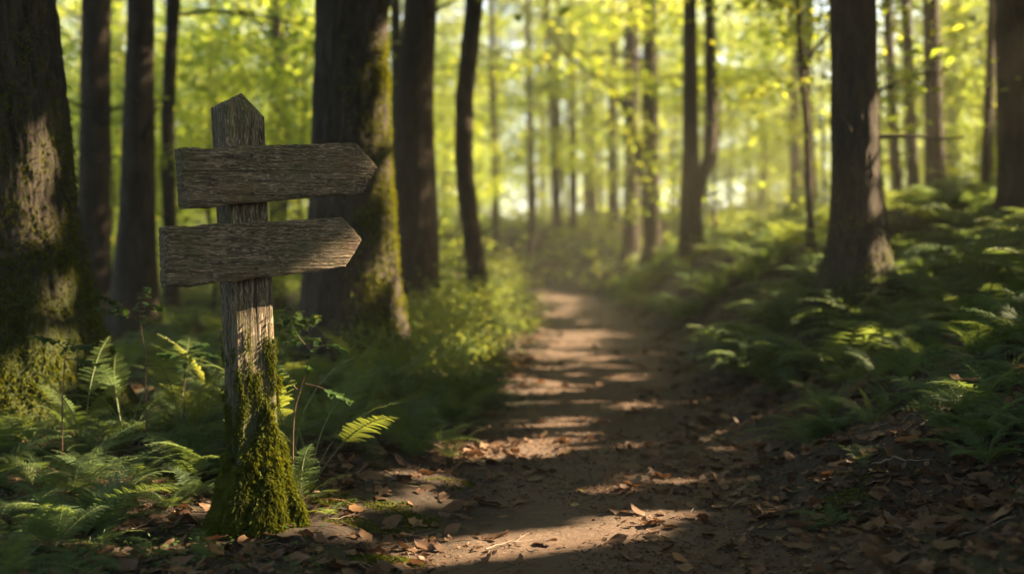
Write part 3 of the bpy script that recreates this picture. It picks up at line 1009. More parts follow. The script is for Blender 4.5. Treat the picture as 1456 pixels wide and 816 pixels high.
def board(name, label, TL, BL, TR, TIP, BR, seed, nails):
    th_ = .068
    zc = P(TL[0], (TL[1] + BL[1]) / 2, SY)[2]
    p0 = axis_at(zc) + nrm * (ps / 2 + th_ + .004)

    def hit(px):
        d = ray(*px)
        o_ = np.array([0, 0, CAM_Z])
        t = ((p0 - o_) @ nrm) / (d @ nrm)
        w_ = o_ + d * t - p0
        return np.array([w_ @ udir, w_[2]])
    tl, bl, tr, tip, br = map(hit, (TL, BL, TR, TIP, BR))
    nu, nv = 300, 76
    t = np.linspace(0, 1, nv)[None, :, None]
    s_ = np.linspace(0, 1, nu)[:, None, None]
    tt = np.linalg.norm(tr - tip) / (np.linalg.norm(tr - tip) + np.linalg.norm(br - tip))
    left = tl + (bl - tl) * t
    right = np.where(t < tt, tr + (tip - tr) * (t / tt), tip + (br - tip) * ((t - tt) / (1 - tt)))
    G = left + (right - left) * s_
    # ragged, worn edges
    eu = np.stack([G[..., 0] * 14, G[..., 1] * 20, 0 * G[..., 0] + seed], -1)
    edge_t = np.minimum(t[..., 0], 1 - t[..., 0]) * np.linalg.norm(tl - bl) + 0 * s_[..., 0]
    edge_s = np.minimum(s_[..., 0] * np.linalg.norm(tr - tl), (1 - s_[..., 0]) * np.linalg.norm(tip - tl)) + 0 * t[..., 0]
    ed = np.minimum(edge_t, edge_s)
    G = G.copy()
    G[..., 1] += .0035 * vn(eu * np.array([1, 0, 1]), seed) * np.exp(-edge_t / .03) + .0018 * vn(eu * 5, seed + 4) * np.exp(-edge_t / .008)
    G[..., 0] += .003 * vn(eu * np.array([0, 2, 1]) * 3, seed + 1) * np.exp(-edge_s / .02)
    gq = np.stack([G[..., 0] * 3.2, G[..., 1] * 150, 0 * G[..., 0] + seed], -1)
    wob = .6 * vn(np.stack([G[..., 0] * 7, G[..., 1] * 12, 0 * G[..., 0]], -1), seed + 5)[..., None]
    hgt = -.0024 * np.clip(1 - np.abs(vn(gq + wob, seed + 2)) * 2.6, 0, 1) ** 1.4 - .0009 * np.clip(1 - np.abs(vn(gq * 2.1 + wob, seed + 3)) * 2, 0, 1)
    hgt += .0012 * vn(np.stack([G[..., 0] * 7, G[..., 1] * 22, 0 * G[..., 0]], -1), seed + 6)
    crack = fbm(np.stack([G[..., 0] * 6, 0 * G[..., 0], 0 * G[..., 0] + seed], -1), 3, seed) * .008
    v0 = (tl[1] + bl[1]) / 2 + .028
    hgt -= .006 * np.exp(-((G[..., 1] - v0 - crack - .03 * G[..., 0]) / .0016) ** 2) * ss(-.1, .3, vn(np.stack([G[..., 0] * 3, 0 * G[..., 0], 0 * G[..., 0] + 3], -1), seed))
    hgt -= .006 * np.exp(-ed / .004) + .003 * np.exp(-ed / .012)
    front = np.stack([G[..., 0], -hgt, G[..., 1]], -1)       # local x = along, local -y = outward
    back = np.stack([G[..., 0], th_ - .004 * np.exp(-ed / .004), G[..., 1]], -1)
    b_ = MB()
    b_.add(front, grid_faces(nu, nv))
    b_.add(back, grid_faces(nu, nv)[:, ::-1])
    n0 = nu * nv
    per = np.concatenate([np.arange(nu) * nv, (nu - 1) * nv + np.arange(1, nv), np.arange(nu - 2, -1, -1) * nv + nv - 1, np.arange(nv - 2, 0, -1)])
    # rim: a few extra rows so the ends carry grain too
    f_, k_ = front.reshape(-1, 3)[per], back.reshape(-1, 3)[per]
    m = 8
    rim = np.stack([f_ + (k_ - f_) * a_ for a_ in np.linspace(0, 1, m)])
    rn = .0012 * vn(rim * np.array([90, 120, 120]), seed + 8)
    rn[0] = rn[-1] = 0
    cen = np.array([(tl[0] + tip[0]) / 2, 0, (tl[1] + bl[1]) / 2])
    out = rim - cen
    out[..., 1] = 0
    out /= np.linalg.norm(out, axis=-1)[..., None] + 1e-9
    rim = rim + out * rn[..., None]
    b_.add(rim, grid_faces(m, len(per), True)[:, ::-1])
    me = b_.mesh('board', M['board'])
    o = obj(name, me, sign, tuple(p0 - base), (0, 0, YAW))
    o['label'] = label
    for px in nails:
        uv = hit(px)
        nm_ = MB()
        k = 14
        a_ = np.linspace(0, 2 * PI, k, endpoint=False)
        ring = lambda r_, y_: np.stack([uv[0] + r_ * np.cos(a_), np.full(k, y_), uv[1] + r_ * np.sin(a_)], -1)
        nm_.add(np.stack([ring(.0055, .004), ring(.0055, -.003), ring(.004, -.0045), ring(.0005, -.005)]), grid_faces(4, k, True))
        obj('nail', nm_.mesh('nail', M['iron']), o)
    return o


board('arrow_board', 'upper arrow board, reddish along its top edge', (256, 211), (263, 298), (508, 202.5), (538.5, 237.6), (518, 273.7), 3, ((358, 221), (359.5, 275)))
board('arrow_board', 'lower arrow board, darker with yellow lichen at its tail', (234, 323), (237, 411), (488.6, 308), (517, 341), (493, 380), 13, ((360, 331), (365, 381.5)))

# moss flare round the foot of the post
rows_n, sgn = 90, 200
zm = np.linspace(-.06, .52, rows_n)
tm_ = np.linspace(0, 2 * PI, sgn, endpoint=False)
TT, ZZ = np.meshgrid(tm_, zm)
# world-angle: 0 = +x; the right-front side carries the highest moss
topline = .33 + .15 * np.exp(-((np.angle(np.exp(1j * (TT - math.radians(-52)))) / .5) ** 2)) + .07 * vn(np.stack([np.cos(TT) * 3.5, np.sin(TT) * 3.5, 0 * TT], -1), 71)
sqr = 1 / np.maximum(np.abs(np.cos(TT - YAW)), np.abs(np.sin(TT - YAW)))
sqr = np.minimum(sqr, 1.32) * ps / 2
f = np.clip((topline - ZZ) / topline, 0, 1.2)
lumps = fbm(np.stack([np.cos(TT) * 1.6, np.sin(TT) * 1.6, ZZ * 6], -1), 4, 61)
lump2 = fbm(np.stack([np.cos(TT) * 4.5, np.sin(TT) * 4.5, ZZ * 16], -1), 4, 62)
cover_m = ss(-.04, .16, f - .20 + .55 * lump2 + .35 * lumps)
rr = sqr - .012 + cover_m * (.016 + .012 * lump2) + .068 * f ** 1.8 * (1 + .55 * lumps) + np.where(f > .05, .016 * lump2 * f, 0)
ax0, ay0 = axis_v[0] * ZZ, axis_v[1] * ZZ
MV = np.stack([ax0 + rr * np.cos(TT), ay0 + rr * np.sin(TT), ZZ], -1)
# a thin broken coat creeping up the bare wood above the flare
PV = np.stack([ax0 + (sqr + .001) * np.cos(TT), ay0 + (sqr + .001) * np.sin(TT), ZZ * 1.35 + .02], -1)
PV[..., 0] += axis_v[0] * ZZ * .35
PV[..., 1] += axis_v[1] * ZZ * .35
cz = np.clip(1.15 - PV[..., 2] / (topline * 1.75), 0, 1) * (1 - .8 * cover_m)
ms2 = moss_strands(PV, cz * np.clip(fbm(np.stack([np.cos(TT) * 5, np.sin(TT) * 5, ZZ * 14], -1), 3, 64) * 2.2 + .05, 0, 1) ** 1.5 + 1e-9, np.random.default_rng(6), 9000, .011, .0035, .55)
mo = MB()
mo.add(ms2.v[0], ms2.f[0], None, ms2.fa[0] * .6)
mo.add(MV, grid_faces(rows_n, sgn, True), None, np.full(grid_faces(rows_n, sgn, True).shape[0], .03))
prm = cover_m * np.clip(.55 + 1.2 * lump2, .04, 1.2) * (.4 + f) + 1e-9
ms = moss_strands(MV, prm, np.random.default_rng(5), 42000, .019, .0042, .7)
mo.add(ms.v[0], ms.f[0], None, np.clip(ms.fa[0] * .5 + .28 + .75 * fbm(ms.v[0].reshape(-1, 5, 3)[:, 0] * 42, 3, 63), 0, 1))
obj('moss', mo.mesh('moss', M['moss'], False), sign)

# ------------------------------------------------------------------ ferns
def frond_mesh(mb, L, rs, e0, e1, pairs, fine, wmax=.34, curl=0., origin=(0, 0, 0), az=0., start=.12):
    n_ = 26
    s = np.linspace(0, 1, n_)
    el = e0 + (e1 - e0) * s ** 1.15
    side = curl * s * s
    dx = np.cos(el) * L / (n_ - 1)
    x = np.concatenate([[0], np.cumsum(dx[:-1])])
    z = np.concatenate([[0], np.cumsum((np.sin(el) * L / (n_ - 1))[:-1])])
    y = side * L
    pts = np.stack([x, y, z], -1)
    tmp = MB()
    tube(tmp, pts, np.interp(s, [0, 1], [.0028, .0007]) * (L / .5), 5, fa=.75, mat=1)
    tang = np.gradient(pts, axis=0)
    tang /= np.linalg.norm(tang, axis=1)[:, None]
    nrmv = np.cross(tang, np.array([0, 1., 0]))
    nrmv = -nrmv / (np.linalg.norm(nrmv, axis=1)[:, None] + 1e-9)
    nrmv *= np.sign(nrmv[:, 2:3] + 1e-6)
    quads, rn = [], []
    fr = rs.random()
    for k in range(pairs):
        u = start + (1 - start) * (k + .5) / pairs
        W = wmax * L * min(1, ((u - start) / (1 - start) + .10) / .30) ** .7 * (1 - ((u - start) / (1 - start))) ** .75 + .008 * L
        p = np.array([np.interp(u, s, pts[:, i]) for i in range(3)])
        t = np.array([np.interp(u, s, tang[:, i]) for i in range(3)])
        nv_ = np.array([np.interp(u, s, nrmv[:, i]) for i in range(3)])
        for sg in (-1, 1):
            lat = np.cross(nv_, t) * sg
            sw = .42 + rs.normal(0, .06)
            dr = lat * math.cos(sw) + t * math.sin(sw) + nv_ * (rs.normal(.05, .10))
            dr /= np.linalg.norm(dr)
            cr_ = np.cross(nv_, dr)
            wl = W * rs.uniform(.85, 1.1)
            sag = -.18 * wl
            if fine:
                m = max(3, int(wl / .0078))
                uu = (np.arange(m) + .6) / m
                ctr = p + dr * (wl * uu)[:, None] + nv_ * (sag * uu ** 2)[:, None]
                ll = .62 * L * (1 - start) / pairs * (1.12 - uu) ** .7 * min(1, wl / (.16 * L) + .25) + .001
                for s2 in (-1, 1):
                    ld_ = cr_ * s2 * .88 + dr * .48
                    wv_ = (dr * .88 - cr_ * s2 * .48) * (wl / m * .44)
                    tipz = nv_ * (-.22 * ll)[:, None]
                    a_ = ctr
                    b1 = ctr + ld_ * (ll * .45)[:, None] + wv_
                    c1 = ctr + ld_ * ll[:, None] + tipz
                    d1 = ctr + ld_ * (ll * .45)[:, None] - wv_
                    quads.append(np.stack([a_, b1, c1, d1], 1))
                    rn.append(np.clip(fr * .4 + rs.random() * .25 + rs.random(m) * .35, 0, 1))
            else:
                wv_ = cr_ * (L * (1 - start) / pairs * .40)
                q_ = np.array([p, p + dr * wl * .45 + wv_ + nv_ * sag * .2, p + dr * wl + nv_ * sag, p + dr * wl * .45 - wv_ + nv_ * sag * .2])
                quads.append(q_[None])
                rn.append(np.array([fr * .5 + rs.random() * .5]))
    Q = np.concatenate(quads)
    tmp.add(Q, np.arange(len(Q) * 4).reshape(-1, 4), None, np.concatenate(rn))
    ca_, sa_ = math.cos(az), math.sin(az)
    Rm = np.array([[ca_, sa_, 0], [-sa_, ca_, 0], [0, 0, 1]])
    for v, f_, fa_, m_ in zip(tmp.v, tmp.f, tmp.fa, tmp.m):
        V2 = v @ Rm + np.array(origin)
        mb.v.append(V2)
        mb.f.append(f_ - 0 + (mb.n if False else 0))
    # re-add with proper offsets
    mb.v = mb.v[:-len(tmp.v)]
    mb.f = mb.f[:-len(tmp.f)]
    off = 0
    for v, f_, fa_, m_ in zip(tmp.v, tmp.f, tmp.fa, tmp.m):
        mb.add(v @ Rm + np.array(origin), f_ - off, None, fa_, int(m_[0]))
        off += len(v)


rf = np.random.default_rng(404)
FR = {'fern': [], 'fernbright': [], 'tall': [], 'dead': []}
for k in range(3):
    b_ = MB()
    frond_mesh(b_, .45, rf, rf.uniform(.3, .6), rf.uniform(-1.0, -.6), 15, True, rf.uniform(.2, .28), rf.normal(0, .25))
    FR['dead'].append(b_.mesh('frond', [M['deadfern'], M['twig']]))
for k in range(6):
    b_ = MB()
    frond_mesh(b_, .8, rf, rf.uniform(1.2, 1.45), rf.uniform(-.55, .1), 19, True, rf.uniform(.13, .175), rf.normal(0, .1), start=rf.uniform(.34, .5))
    FR['tall'].append(b_.mesh('frond', [M['fernbright'], M['gstem']]))
for mat in ('fern', 'fernbright'):
    for k in range(9 if mat == 'fern' else 4):
        b_ = MB()
        frond_mesh(b_, .5, rf, rf.uniform(.75, 1.2), rf.uniform(-.75, -.05), int(rf.integers(16, 21)), True, rf.uniform(.24, .33), rf.normal(0, .14))
        FR[mat].append(b_.mesh('frond', [M[mat], M['gstem']]))
RAW = {'fern': [], 'fernbright': []}
FARF = MB()
WHOLE = {'fern': [], 'fernbright': []}
for mat in WHOLE:
    for k in range(5 if mat == 'fern' else 3):
        b_ = MB()
        for j in range(11):
            frond_mesh(b_, rf.uniform(.42, .6), rf, rf.uniform(.5, 1.25), rf.uniform(-.8, 0), 15, False, .32, rf.normal(0, .12), (0, 0, 0), j * 2.4 + rf.normal(0, .3))
        WHOLE[mat].append(b_.mesh('fern', [M[mat], M['gstem']]))
        RAW[mat].append(b_)


def fern(x, y, size, label, group=None, n_=8, mat='fern', tilt=0.25, azs=None, z=None):
    g = float(ground_z(x, y)) - .01 if z is None else z
    t = thing('fern', label, 'fern', (x, y, g), group)
    a0 = rf.random() * 6.28
    for k in range(n_):
        az = a0 + k * 2 * PI / n_ + rf.normal(0, .3) if azs is None else azs[k]
        me = FR[mat][rf.integers(0, len(FR[mat]))]
        if k == n_ - 1 and n_ > 5 and mat != 'tall' and rf.random() < .45:
            me = FR['dead'][rf.integers(0, 3)]
        obj('frond', me, t, (0, 0, 0), (rf.normal(0, .15), rf.normal(0, tilt), az), size / (.8 if mat == 'tall' else .5) * rf.uniform(.75, 1.2))
    return t


def fern_lo(x, y, size, label, group, mat='fern'):
    g = float(ground_z(x, y)) - .02
    if y > 10:                       # the far ones read as one mass
        b_ = RAW[mat][rf.integers(0, len(RAW[mat]))]
        a_, k_, off = rf.random() * 6.28, size / .5, 0
        Rm = np.array([[math.cos(a_), math.sin(a_), 0], [-math.sin(a_), math.cos(a_), 0], [0, 0, 1]]) * k_
        for v, f_, fa_, m_ in zip(b_.v, b_.f, b_.fa, b_.m):
            FARF.add(v @ Rm + np.array([x, y, g]), f_ - off, None, fa_, (0 if mat == 'fern' else 1) if m_[0] == 0 else 2)
            off += len(v)
        return
    o = obj('fern', WHOLE[mat][rf.integers(0, len(WHOLE[mat]))], None, (x, y, g), (rf.normal(0, .08), rf.normal(0, .08), rf.random() * 6.28), size / .5)
    tag(o, label, 'fern', group)


def region(n_, fn, box, mind, seed):
    rs2 = np.random.default_rng(seed)
    out, tr_ = [], 0
    while len(out) < n_ and tr_ < 30000:
        tr_ += 1
        x, y = rs2.uniform(box[0], box[1]), rs2.uniform(box[2], box[3])
        if fn(x, y) and all((x - a_) ** 2 + (y - b_) ** 2 > mind ** 2 for a_, b_ in out):
            out.append((x, y))
    return out


def sideL(x, y):
    return float(path_c(y) - x - path_h(y))


def sideR(x, y):
    return float(x - path_c(y) - path_h(y))


def inview(x, y, m=.4):
    return abs(x) < .45 * y + m


sx, sy = base[0], base[1]
# left, in front of and beside the giant
fl = region(72, lambda x, y: inview(x, y) and sideL(x, y) > 1.0 and x < -.30 * y + .12 and math.hypot(x - sx, y - sy) > .5, (-3.2, -.9, 3.05, 5.3), .15, 1)
for x, y in fl:
    fern(x, y, rf.uniform(.17, .34), 'dark green fern in the shade at the foot of the giant trunk', 'ferns in the shade at the foot of the giant trunk', int(rf.integers(6, 9)))
fl = region(76, lambda x, y: inview(x, y) and sideL(x, y) > (.75 if y < 5.2 else .22) and x > -.30 * y + .0 and not (math.hypot(x + 2.65, y - 5.7) < .5), (-2.6, .4, 4.5, 7.8), .21, 2)
for x, y in fl:
    fern(x, y, rf.uniform(.26, .46), 'green fern in the undergrowth between the signpost and the thick mossy trunk', 'ferns between the signpost and the thick mossy trunk', int(rf.integers(6, 9)), 'fern' if rf.random() < .6 else 'fernbright')
# right bank
fr_ = region(76, lambda x, y: inview(x, y, .65) and sideR(x, y) > (.62 if y < 4.8 else .34), (.9, 3.4, 3.7, 7.0), .22, 3)
for x, y in fr_:
    fern(x, y, rf.uniform(.22, .30) + .16 * min(1, max(0, sideR(x, y) - .5)), 'shaded fern hanging over the leaf litter in front of the lone bank trunk', 'shaded ferns in front of the lone bank trunk', int(rf.integers(7, 10)))
fr_ = region(62, lambda x, y: inview(x, y, .6) and sideR(x, y) > .22 and math.hypot(x - 2.6, y - 8.4) > .35, (1.0, 5, 6.6, 11), .32, 4)
for x, y in fr_:
    fern_lo(x, y, rf.uniform(.5, .78), 'dark fern on the slope around the lone bank trunk', 'dark ferns around the lone bank trunk')
# further off
for x, y in region(64, lambda x, y: inview(x, y) and sideL(x, y) > .2 and math.hypot(x + 1.18, y - 8.4) > .55, (-5, .8, 7.4, 15), .42, 5):
    fern_lo(x, y, rf.uniform(.4, .62), 'blurred green fern beyond the thick mossy trunk', 'blurred ferns beyond the thick mossy trunk', 'fern' if rf.random() < .5 else 'fernbright')
for x, y in region(190, lambda x, y: inview(x, y, .5) and sideR(x, y) > (.28 if y < 19 else .1), (1.3, 9, 10, 24), .34, 6):
    fern_lo(x, y, rf.uniform(.5, .8), 'blurred fern on the far bank along the path', 'blurred ferns on the far bank', 'fern' if rf.random() < .75 else 'fernbright')
for x, y in region(40, lambda x, y: inview(x, y) and (sideL(x, y) > .2), (-8, 1.5, 15, 30), .6, 7):
    fern_lo(x, y, rf.uniform(.5, .85), 'pale blurred fern far along the verge opposite the bank', 'pale ferns far along the verge', 'fernbright')
for x, y in region(30, lambda x, y: y > 33 + .8 * max(0, -x), (-4, 6, 30, 42), .55, 8):
    fern_lo(x, y, rf.uniform(.5, .8), 'dull green fern where the path bends away', 'ferns where the path bends away')

tag(obj('fern_carpet', FARF.mesh('fern_carpet', [M['fern'], M['fernbright'], M['gstem']])), 'blurred mass of ferns lining the far end of the path', 'ferns', kind='stuff')
# ferns one can single out
fern(P(442, 560, 4.5)[0], 4.5, .66, 'tall fern with one bright arching frond just past the post', None, 5, 'tall', .06, [-.15, .9, 2.2, 3.6, 5.3])
fern(P(418, 560, 4.75)[0], 4.75, .76, 'taller fern rising close behind the post beside the arching one', None, 5, 'tall', .08)
for px, Yd, sz in ((180, 5.0, .62), (255, 5.1, .6), (300, 5.3, .7), (560, 6.6, .7), (610, 7.0, .75), (640, 6.8, .6), (120, 4.9, .55), (520, 6.2, .62)):
    fern(P(px, 500, Yd)[0], Yd, sz, 'tall light green fern standing above the low undergrowth', 'tall ferns above the low undergrowth', 6, 'tall', .15)
fern(P(430, 650, 4.15)[0], 4.15, .27, 'small sunlit fern close against the mossy post foot', None, 9, 'fernbright', .2)
fern(P(470, 690, 4.0)[0], 4.0, .13, 'tiny fern among dead leaves beside the mossy post foot', None, 5, 'fernbright')
fern(P(1395, 640, 4.1)[0], 4.1, .36, 'dark feathery fern overhanging the litter near the photo corner', None, 9)
fern(P(1185, 715, 3.95)[0], 3.95, .16, 'low tufty fern alone on the leaf litter beside the path', None, 9)
fern(P(1230, 640, 4.35)[0], 4.35, .18, 'small spreading fern on the litter edge of the bank', None, 6)
fern(P(1150, 595, 5.3)[0], 5.3, .34, 'blue green fern at the litter edge below the lone bank trunk', None, 9)
fern(P(212, 795, 3.5)[0], 3.5, .15, 'small upright fern in the dim corner left of the mossy foot', None, 5)
fern(P(290, 790, 3.5)[0], 3.5, .17, 'low fern directly before the mossy post foot', None, 7)
fern(P(120, 690, 3.75)[0], 3.75, .42, 'large shaded fern with long arching fronds in the dim corner', None, 7)
fern(P(640, 640, 5.4)[0], 5.4, .22, 'small fresh fern beside the sunlit leaf patch', None, 6, 'fernbright')

# ------------------------------------------------------------------ leafy seedlings
def sprig(label, Yd, stems, leafs, mat='young', stem='stem', lsize=.035, cat='seedling', name='seedling', seed=1, pairs=None):
    """stems: polylines in photo pixels; leaves in opposite pairs along the flagged ones"""
    rs2 = np.random.default_rng(seed)
    all_p = [np.array([P(a_, b_, Yd + (c_[0] if c_ else 0)) for a_, b_, *c_ in st]) for st in stems]
    b0 = all_p[0][0].copy()
    b0[2] = float(ground_z(b0[0], b0[1]))
    t = thing(name, label, cat, b0)
    sm, lm = MB(), MB()
    for i, p in enumerate(all_p):
        if i == 0:
            p = np.concatenate([[b0 + [0, 0, -.02]], p])
        u = np.linspace(0, 1, len(p))
        uu = np.linspace(0, 1, 24)
        pp = np.stack([np.interp(uu, u, p[:, k]) for k in range(3)], -1)
        kk = np.ones(5) / 5
        ppx = np.stack([np.convolve(np.pad(pp[:, k], 2, mode='edge'), kk, 'valid') for k in range(3)], -1)
        tube(sm, ppx, np.linspace(.0042 if i == 0 else .0026, .0009, 24), 6)
        a_, n_ = leafs[i]
        for q in np.linspace(a_, 1, int(n_ * 1.6)):
            c = np.array([np.interp(q, uu, ppx[:, k]) for k in range(3)])
            tg = ppx[min(23, int(q * 23) + 1)] - ppx[max(0, int(q * 23) - 1)]
            az0 = math.atan2(tg[1], tg[0]) if math.hypot(tg[0], tg[1]) > .3 * abs(tg[2]) else rs2.random() * 6.28
            for sg in (-1, 1):
                az = az0 + sg * 1.05 + rs2.normal(0, .15)
                L = lsize * rs2.uniform(.75, 1.2) * (1 - .3 * q)
                d = np.array([math.cos(az), math.sin(az), rs2.normal(0.05, .25)])
                d /= np.linalg.norm(d)
                sd = np.cross(d, [0, 0, 1.])
                sd /= np.linalg.norm(sd)
                up = np.cross(sd, d)
                W = L * .36
                prof = [(0, 0), (.25, .8), (.55, 1.), (.8, .6), (1, 0)]
                rowsv = []
                for (s_, w_) in prof:
                    m_ = c + d * L * s_ - up * L * .25 * s_ * s_
                    rowsv.append([m_ + sd * W * w_ + up * W * .25 * w_, m_, m_ - sd * W * w_ + up * W * .25 * w_])
                lm.add(np.array(rowsv), grid_faces(5, 3), None, np.full(8, rs2.random()))
    for b_ in (sm, lm):
        for v in b_.v:
            v -= b0
    obj('stem', sm.mesh('stem', M[stem]), t)
    obj('foliage', lm.mesh('foliage', M[mat]), t)


sprig('upright seedling with feathery leaf sprays below the board tails', 5.0,
      [[(207, 520), (205, 490), (199, 460), (200, 430), (208, 405)], [(197, 458), (180, 440), (160, 425), (138, 420)], [(199, 445), (215, 432), (228, 440)], [(199, 450), (182, 452), (160, 440), (140, 437)]],
      [(.62, 6), (.3, 9), (.3, 5), (.3, 7)], 'cover', 'stem', 0.053, seed=3)
sprig('reddish stemmed seedling in front of the giant mossy trunk', 4.6,
      [[(88, 590), (90, 540), (93, 500), (97, 482)], [(92, 500), (110, 490), (130, 492)], [(93, 495), (75, 482), (52, 478)], [(92, 510), (115, 512), (140, 522)]],
      [(.75, 4), (.3, 6), (.3, 6), (.3, 6)], 'cover', 'stem', 0.045, seed=4)
sprig('reddish branching seedling leaning past the post above the small fern', 4.35,
      [[(416, 592), (425, 560), (436, 525), (443, 500), (450, 478)], [(432, 545), (455, 550), (480, 562), (498, 572)], [(443, 500), (425, 480), (410, 452), (405, 430)], [(445, 495), (470, 490), (490, 500)], [(428, 560), (410, 540), (400, 520)]],
      [(.6, 5), (.45, 6), (.25, 9), (.3, 7), (.3, 6)], 'cover', 'stem', 0.046, seed=5)
sprig('leafy green seedling rising right behind the post', 4.9,
      [[(398, 560), (402, 510), (410, 470), (425, 440)], [(408, 470), (430, 455), (450, 452)], [(404, 490), (425, 478), (447, 482)], [(404, 500), (396, 470), (392, 440)]],
      [(.45, 8), (.2, 7), (.2, 7), (.3, 7)], 'fernbright', 'gstem', .07, seed=6)
sprig('sunlit leafy seedling between the giant trunk and the post', 5.1,
      [[(262, 545), (264, 520), (266, 500)], [(265, 510), (285, 500), (308, 508)], [(264, 512), (245, 502), (228, 505)], [(265, 505), (275, 492), (290, 488)]],
      [(.5, 5), (.2, 8), (.2, 8), (.2, 6)], 'cover', 'stem', 0.045, seed=7)
sprig('thin fern like shoot catching light on the shaded bank', 4.6,
      [[(1440, 640), (1425, 580), (1400, 540), (1372, 516)], [(1425, 580), (1435, 550), (1440, 520)]],
      [(.3, 14), (.3, 8)], 'young', 'gstem', .02, seed=8)

# ------------------------------------------------------------------ leaf litter, twigs, ground cover
def dead_leaf(mb, c, L, rs2, lobed=False, mat=0, curl=None, nz=None, az=None):
    az = rs2.random() * 6.28 if az is None else az
    curl = rs2.uniform(-.1, .55) if curl is None else curl
    if lobed:
        prof = [(0, .04), (.14, .30), (.24, .62), (.34, .38), (.46, .52), (.55, .86), (.64, .40), (.74, .30), (.84, .34), (1, .0)]
    else:
        prof = [(0, .03), (.15, .42), (.35, .82), (.55, .92), (.75, .62), (.9, .25), (1, 0)]
    wr = rs2.uniform(.5, .8)
    W = L * .5 * wr
    cz = rs2.normal(0, .5)
    rows_ = []
    for s_, w_ in prof:
        x = (s_ - .5) * L
        zc_ = curl * L * ((s_ - .5) ** 2) * 1.4
        row = []
        for v_ in (-1, -.5, 0, .5, 1):
            row.append([x, v_ * W * w_, zc_ + abs(v_) ** 1.6 * W * w_ * (curl * .9) + .05 * L * math.sin(9 * s_ + v_ * 2 + cz * 5) * abs(v_)])
        rows_.append(row)
    V = np.array(rows_)
    ti, tj = rs2.normal(0, .28, 2) if nz is None else (rs2.normal(0, nz), rs2.normal(0, nz))
    Rm = np.array((Matrix.Rotation(az, 3, 'Z') @ Matrix.Rotation(ti, 3, 'X') @ Matrix.Rotation(tj, 3, 'Y')))
    V = V @ Rm.T
    V = V - [0, 0, V[..., 2].min()] if True else V
    mb.add(V + np.asarray(c), grid_faces(len(prof), 5), None, np.full((len(prof) - 1) * 4, rs2.random()), mat)


rl = np.random.default_rng(808)
# variants instanced by hand into one litter mesh
base_leaves = []
for k in range(14):
    b_ = MB()
    dead_leaf(b_, (0, 0, 0), 1., rl, k % 3 == 0, az=0, nz=.0)
    base_leaves.append((b_.v[0], b_.f[0]))
N = 76000
yy = 2.3 + 20 * rl.random(N) ** 2.1
xx = rl.uniform(-1.0, 1.0, N) * (.46 * yy + .9)
dR = xx - path_c(yy)
ph = path_h(yy)
e = np.abs(dR) - ph
q = np.stack([xx, yy, 0 * xx], -1)
cl = .5 + .7 * fbm(q * 1.4, 3, 91)
prob = np.where(e > 0, .75, np.where(dR > 0, .16 + .85 * np.exp(e / .3), .06 + .4 * np.exp(e / .15)))
prob = prob * np.clip(cl, .08, 1.2)
spot = gpix(655, 650)
prob = np.maximum(prob, 1.0 * np.exp(-(((xx - spot[0]) / .42) ** 2 + ((yy - spot[1]) / .45) ** 2)))
kp = rl.random(N) < prob
xx, yy = xx[kp], yy[kp]
zz = ground_z(xx, yy, True) + rl.uniform(0, .014, len(xx))
lit = MB()
for k in range(14):
    sel = np.arange(len(xx)) % 14 == k
    n_ = int(sel.sum())
    V, Fq = base_leaves[k]
    L = (.02 + .085 * rl.random(n_) ** 1.4) * np.interp(yy[sel], [3, 12], [1, 1.5])
    az, tx, ty = rl.random(n_) * 6.28, rl.normal(0, .3, n_), rl.normal(0, .3, n_)
    Vx = V[None] * L[:, None, None]
    c_, s_ = np.cos(tx)[:, None], np.sin(tx)[:, None]
    A = np.stack([Vx[..., 0], Vx[..., 1] * c_ - Vx[..., 2] * s_, Vx[..., 1] * s_ + Vx[..., 2] * c_], -1)
    c_, s_ = np.cos(ty)[:, None], np.sin(ty)[:, None]
    A = np.stack([A[..., 0] * c_ + A[..., 2] * s_, A[..., 1], -A[..., 0] * s_ + A[..., 2] * c_], -1)
    c_, s_ = np.cos(az)[:, None], np.sin(az)[:, None]
    A = np.stack([A[..., 0] * c_ - A[..., 1] * s_, A[..., 0] * s_ + A[..., 1] * c_, A[..., 2]], -1)
    A = A + np.stack([xx[sel], yy[sel], zz[sel]], -1)[:, None]
    m = V.shape[0]
    Fs = (Fq[None] + (np.arange(n_) * m)[:, None, None]).reshape(-1, 4)
    lit.add(A, Fs, None, np.repeat(rl.random(n_) ** 1.3, len(Fq)))
tag(obj('leaf_litter', lit.mesh('leaf_litter', M['litter'])), 'brown dead leaves carpeting the ground along the path', 'leaf litter', kind='stuff')

# crumbs of leaf and soil on the trodden path
N = 50000
yy = 2.5 + 9 * rl.random(N) ** 1.7
xx = path_c(yy) + rl.normal(0, .55, N)
kp = rl.random(N) < np.clip(.45 + fbm(np.stack([xx, yy, 0 * xx], -1) * 2.5, 3, 17) + .4 * (xx - path_c(yy)), .05, 1)
xx, yy = xx[kp], yy[kp]
cb = MB()
kites(cb, np.stack([xx, yy, ground_z(xx, yy, True) + .003], -1), rl.uniform(.005, .022, len(xx)), rl, .3, .55, fold=.2)
tag(obj('leaf_crumbs', cb.mesh('leaf_crumbs', M['litter'])), 'fine broken leaf crumbs trodden into the path', 'leaf litter', kind='stuff')

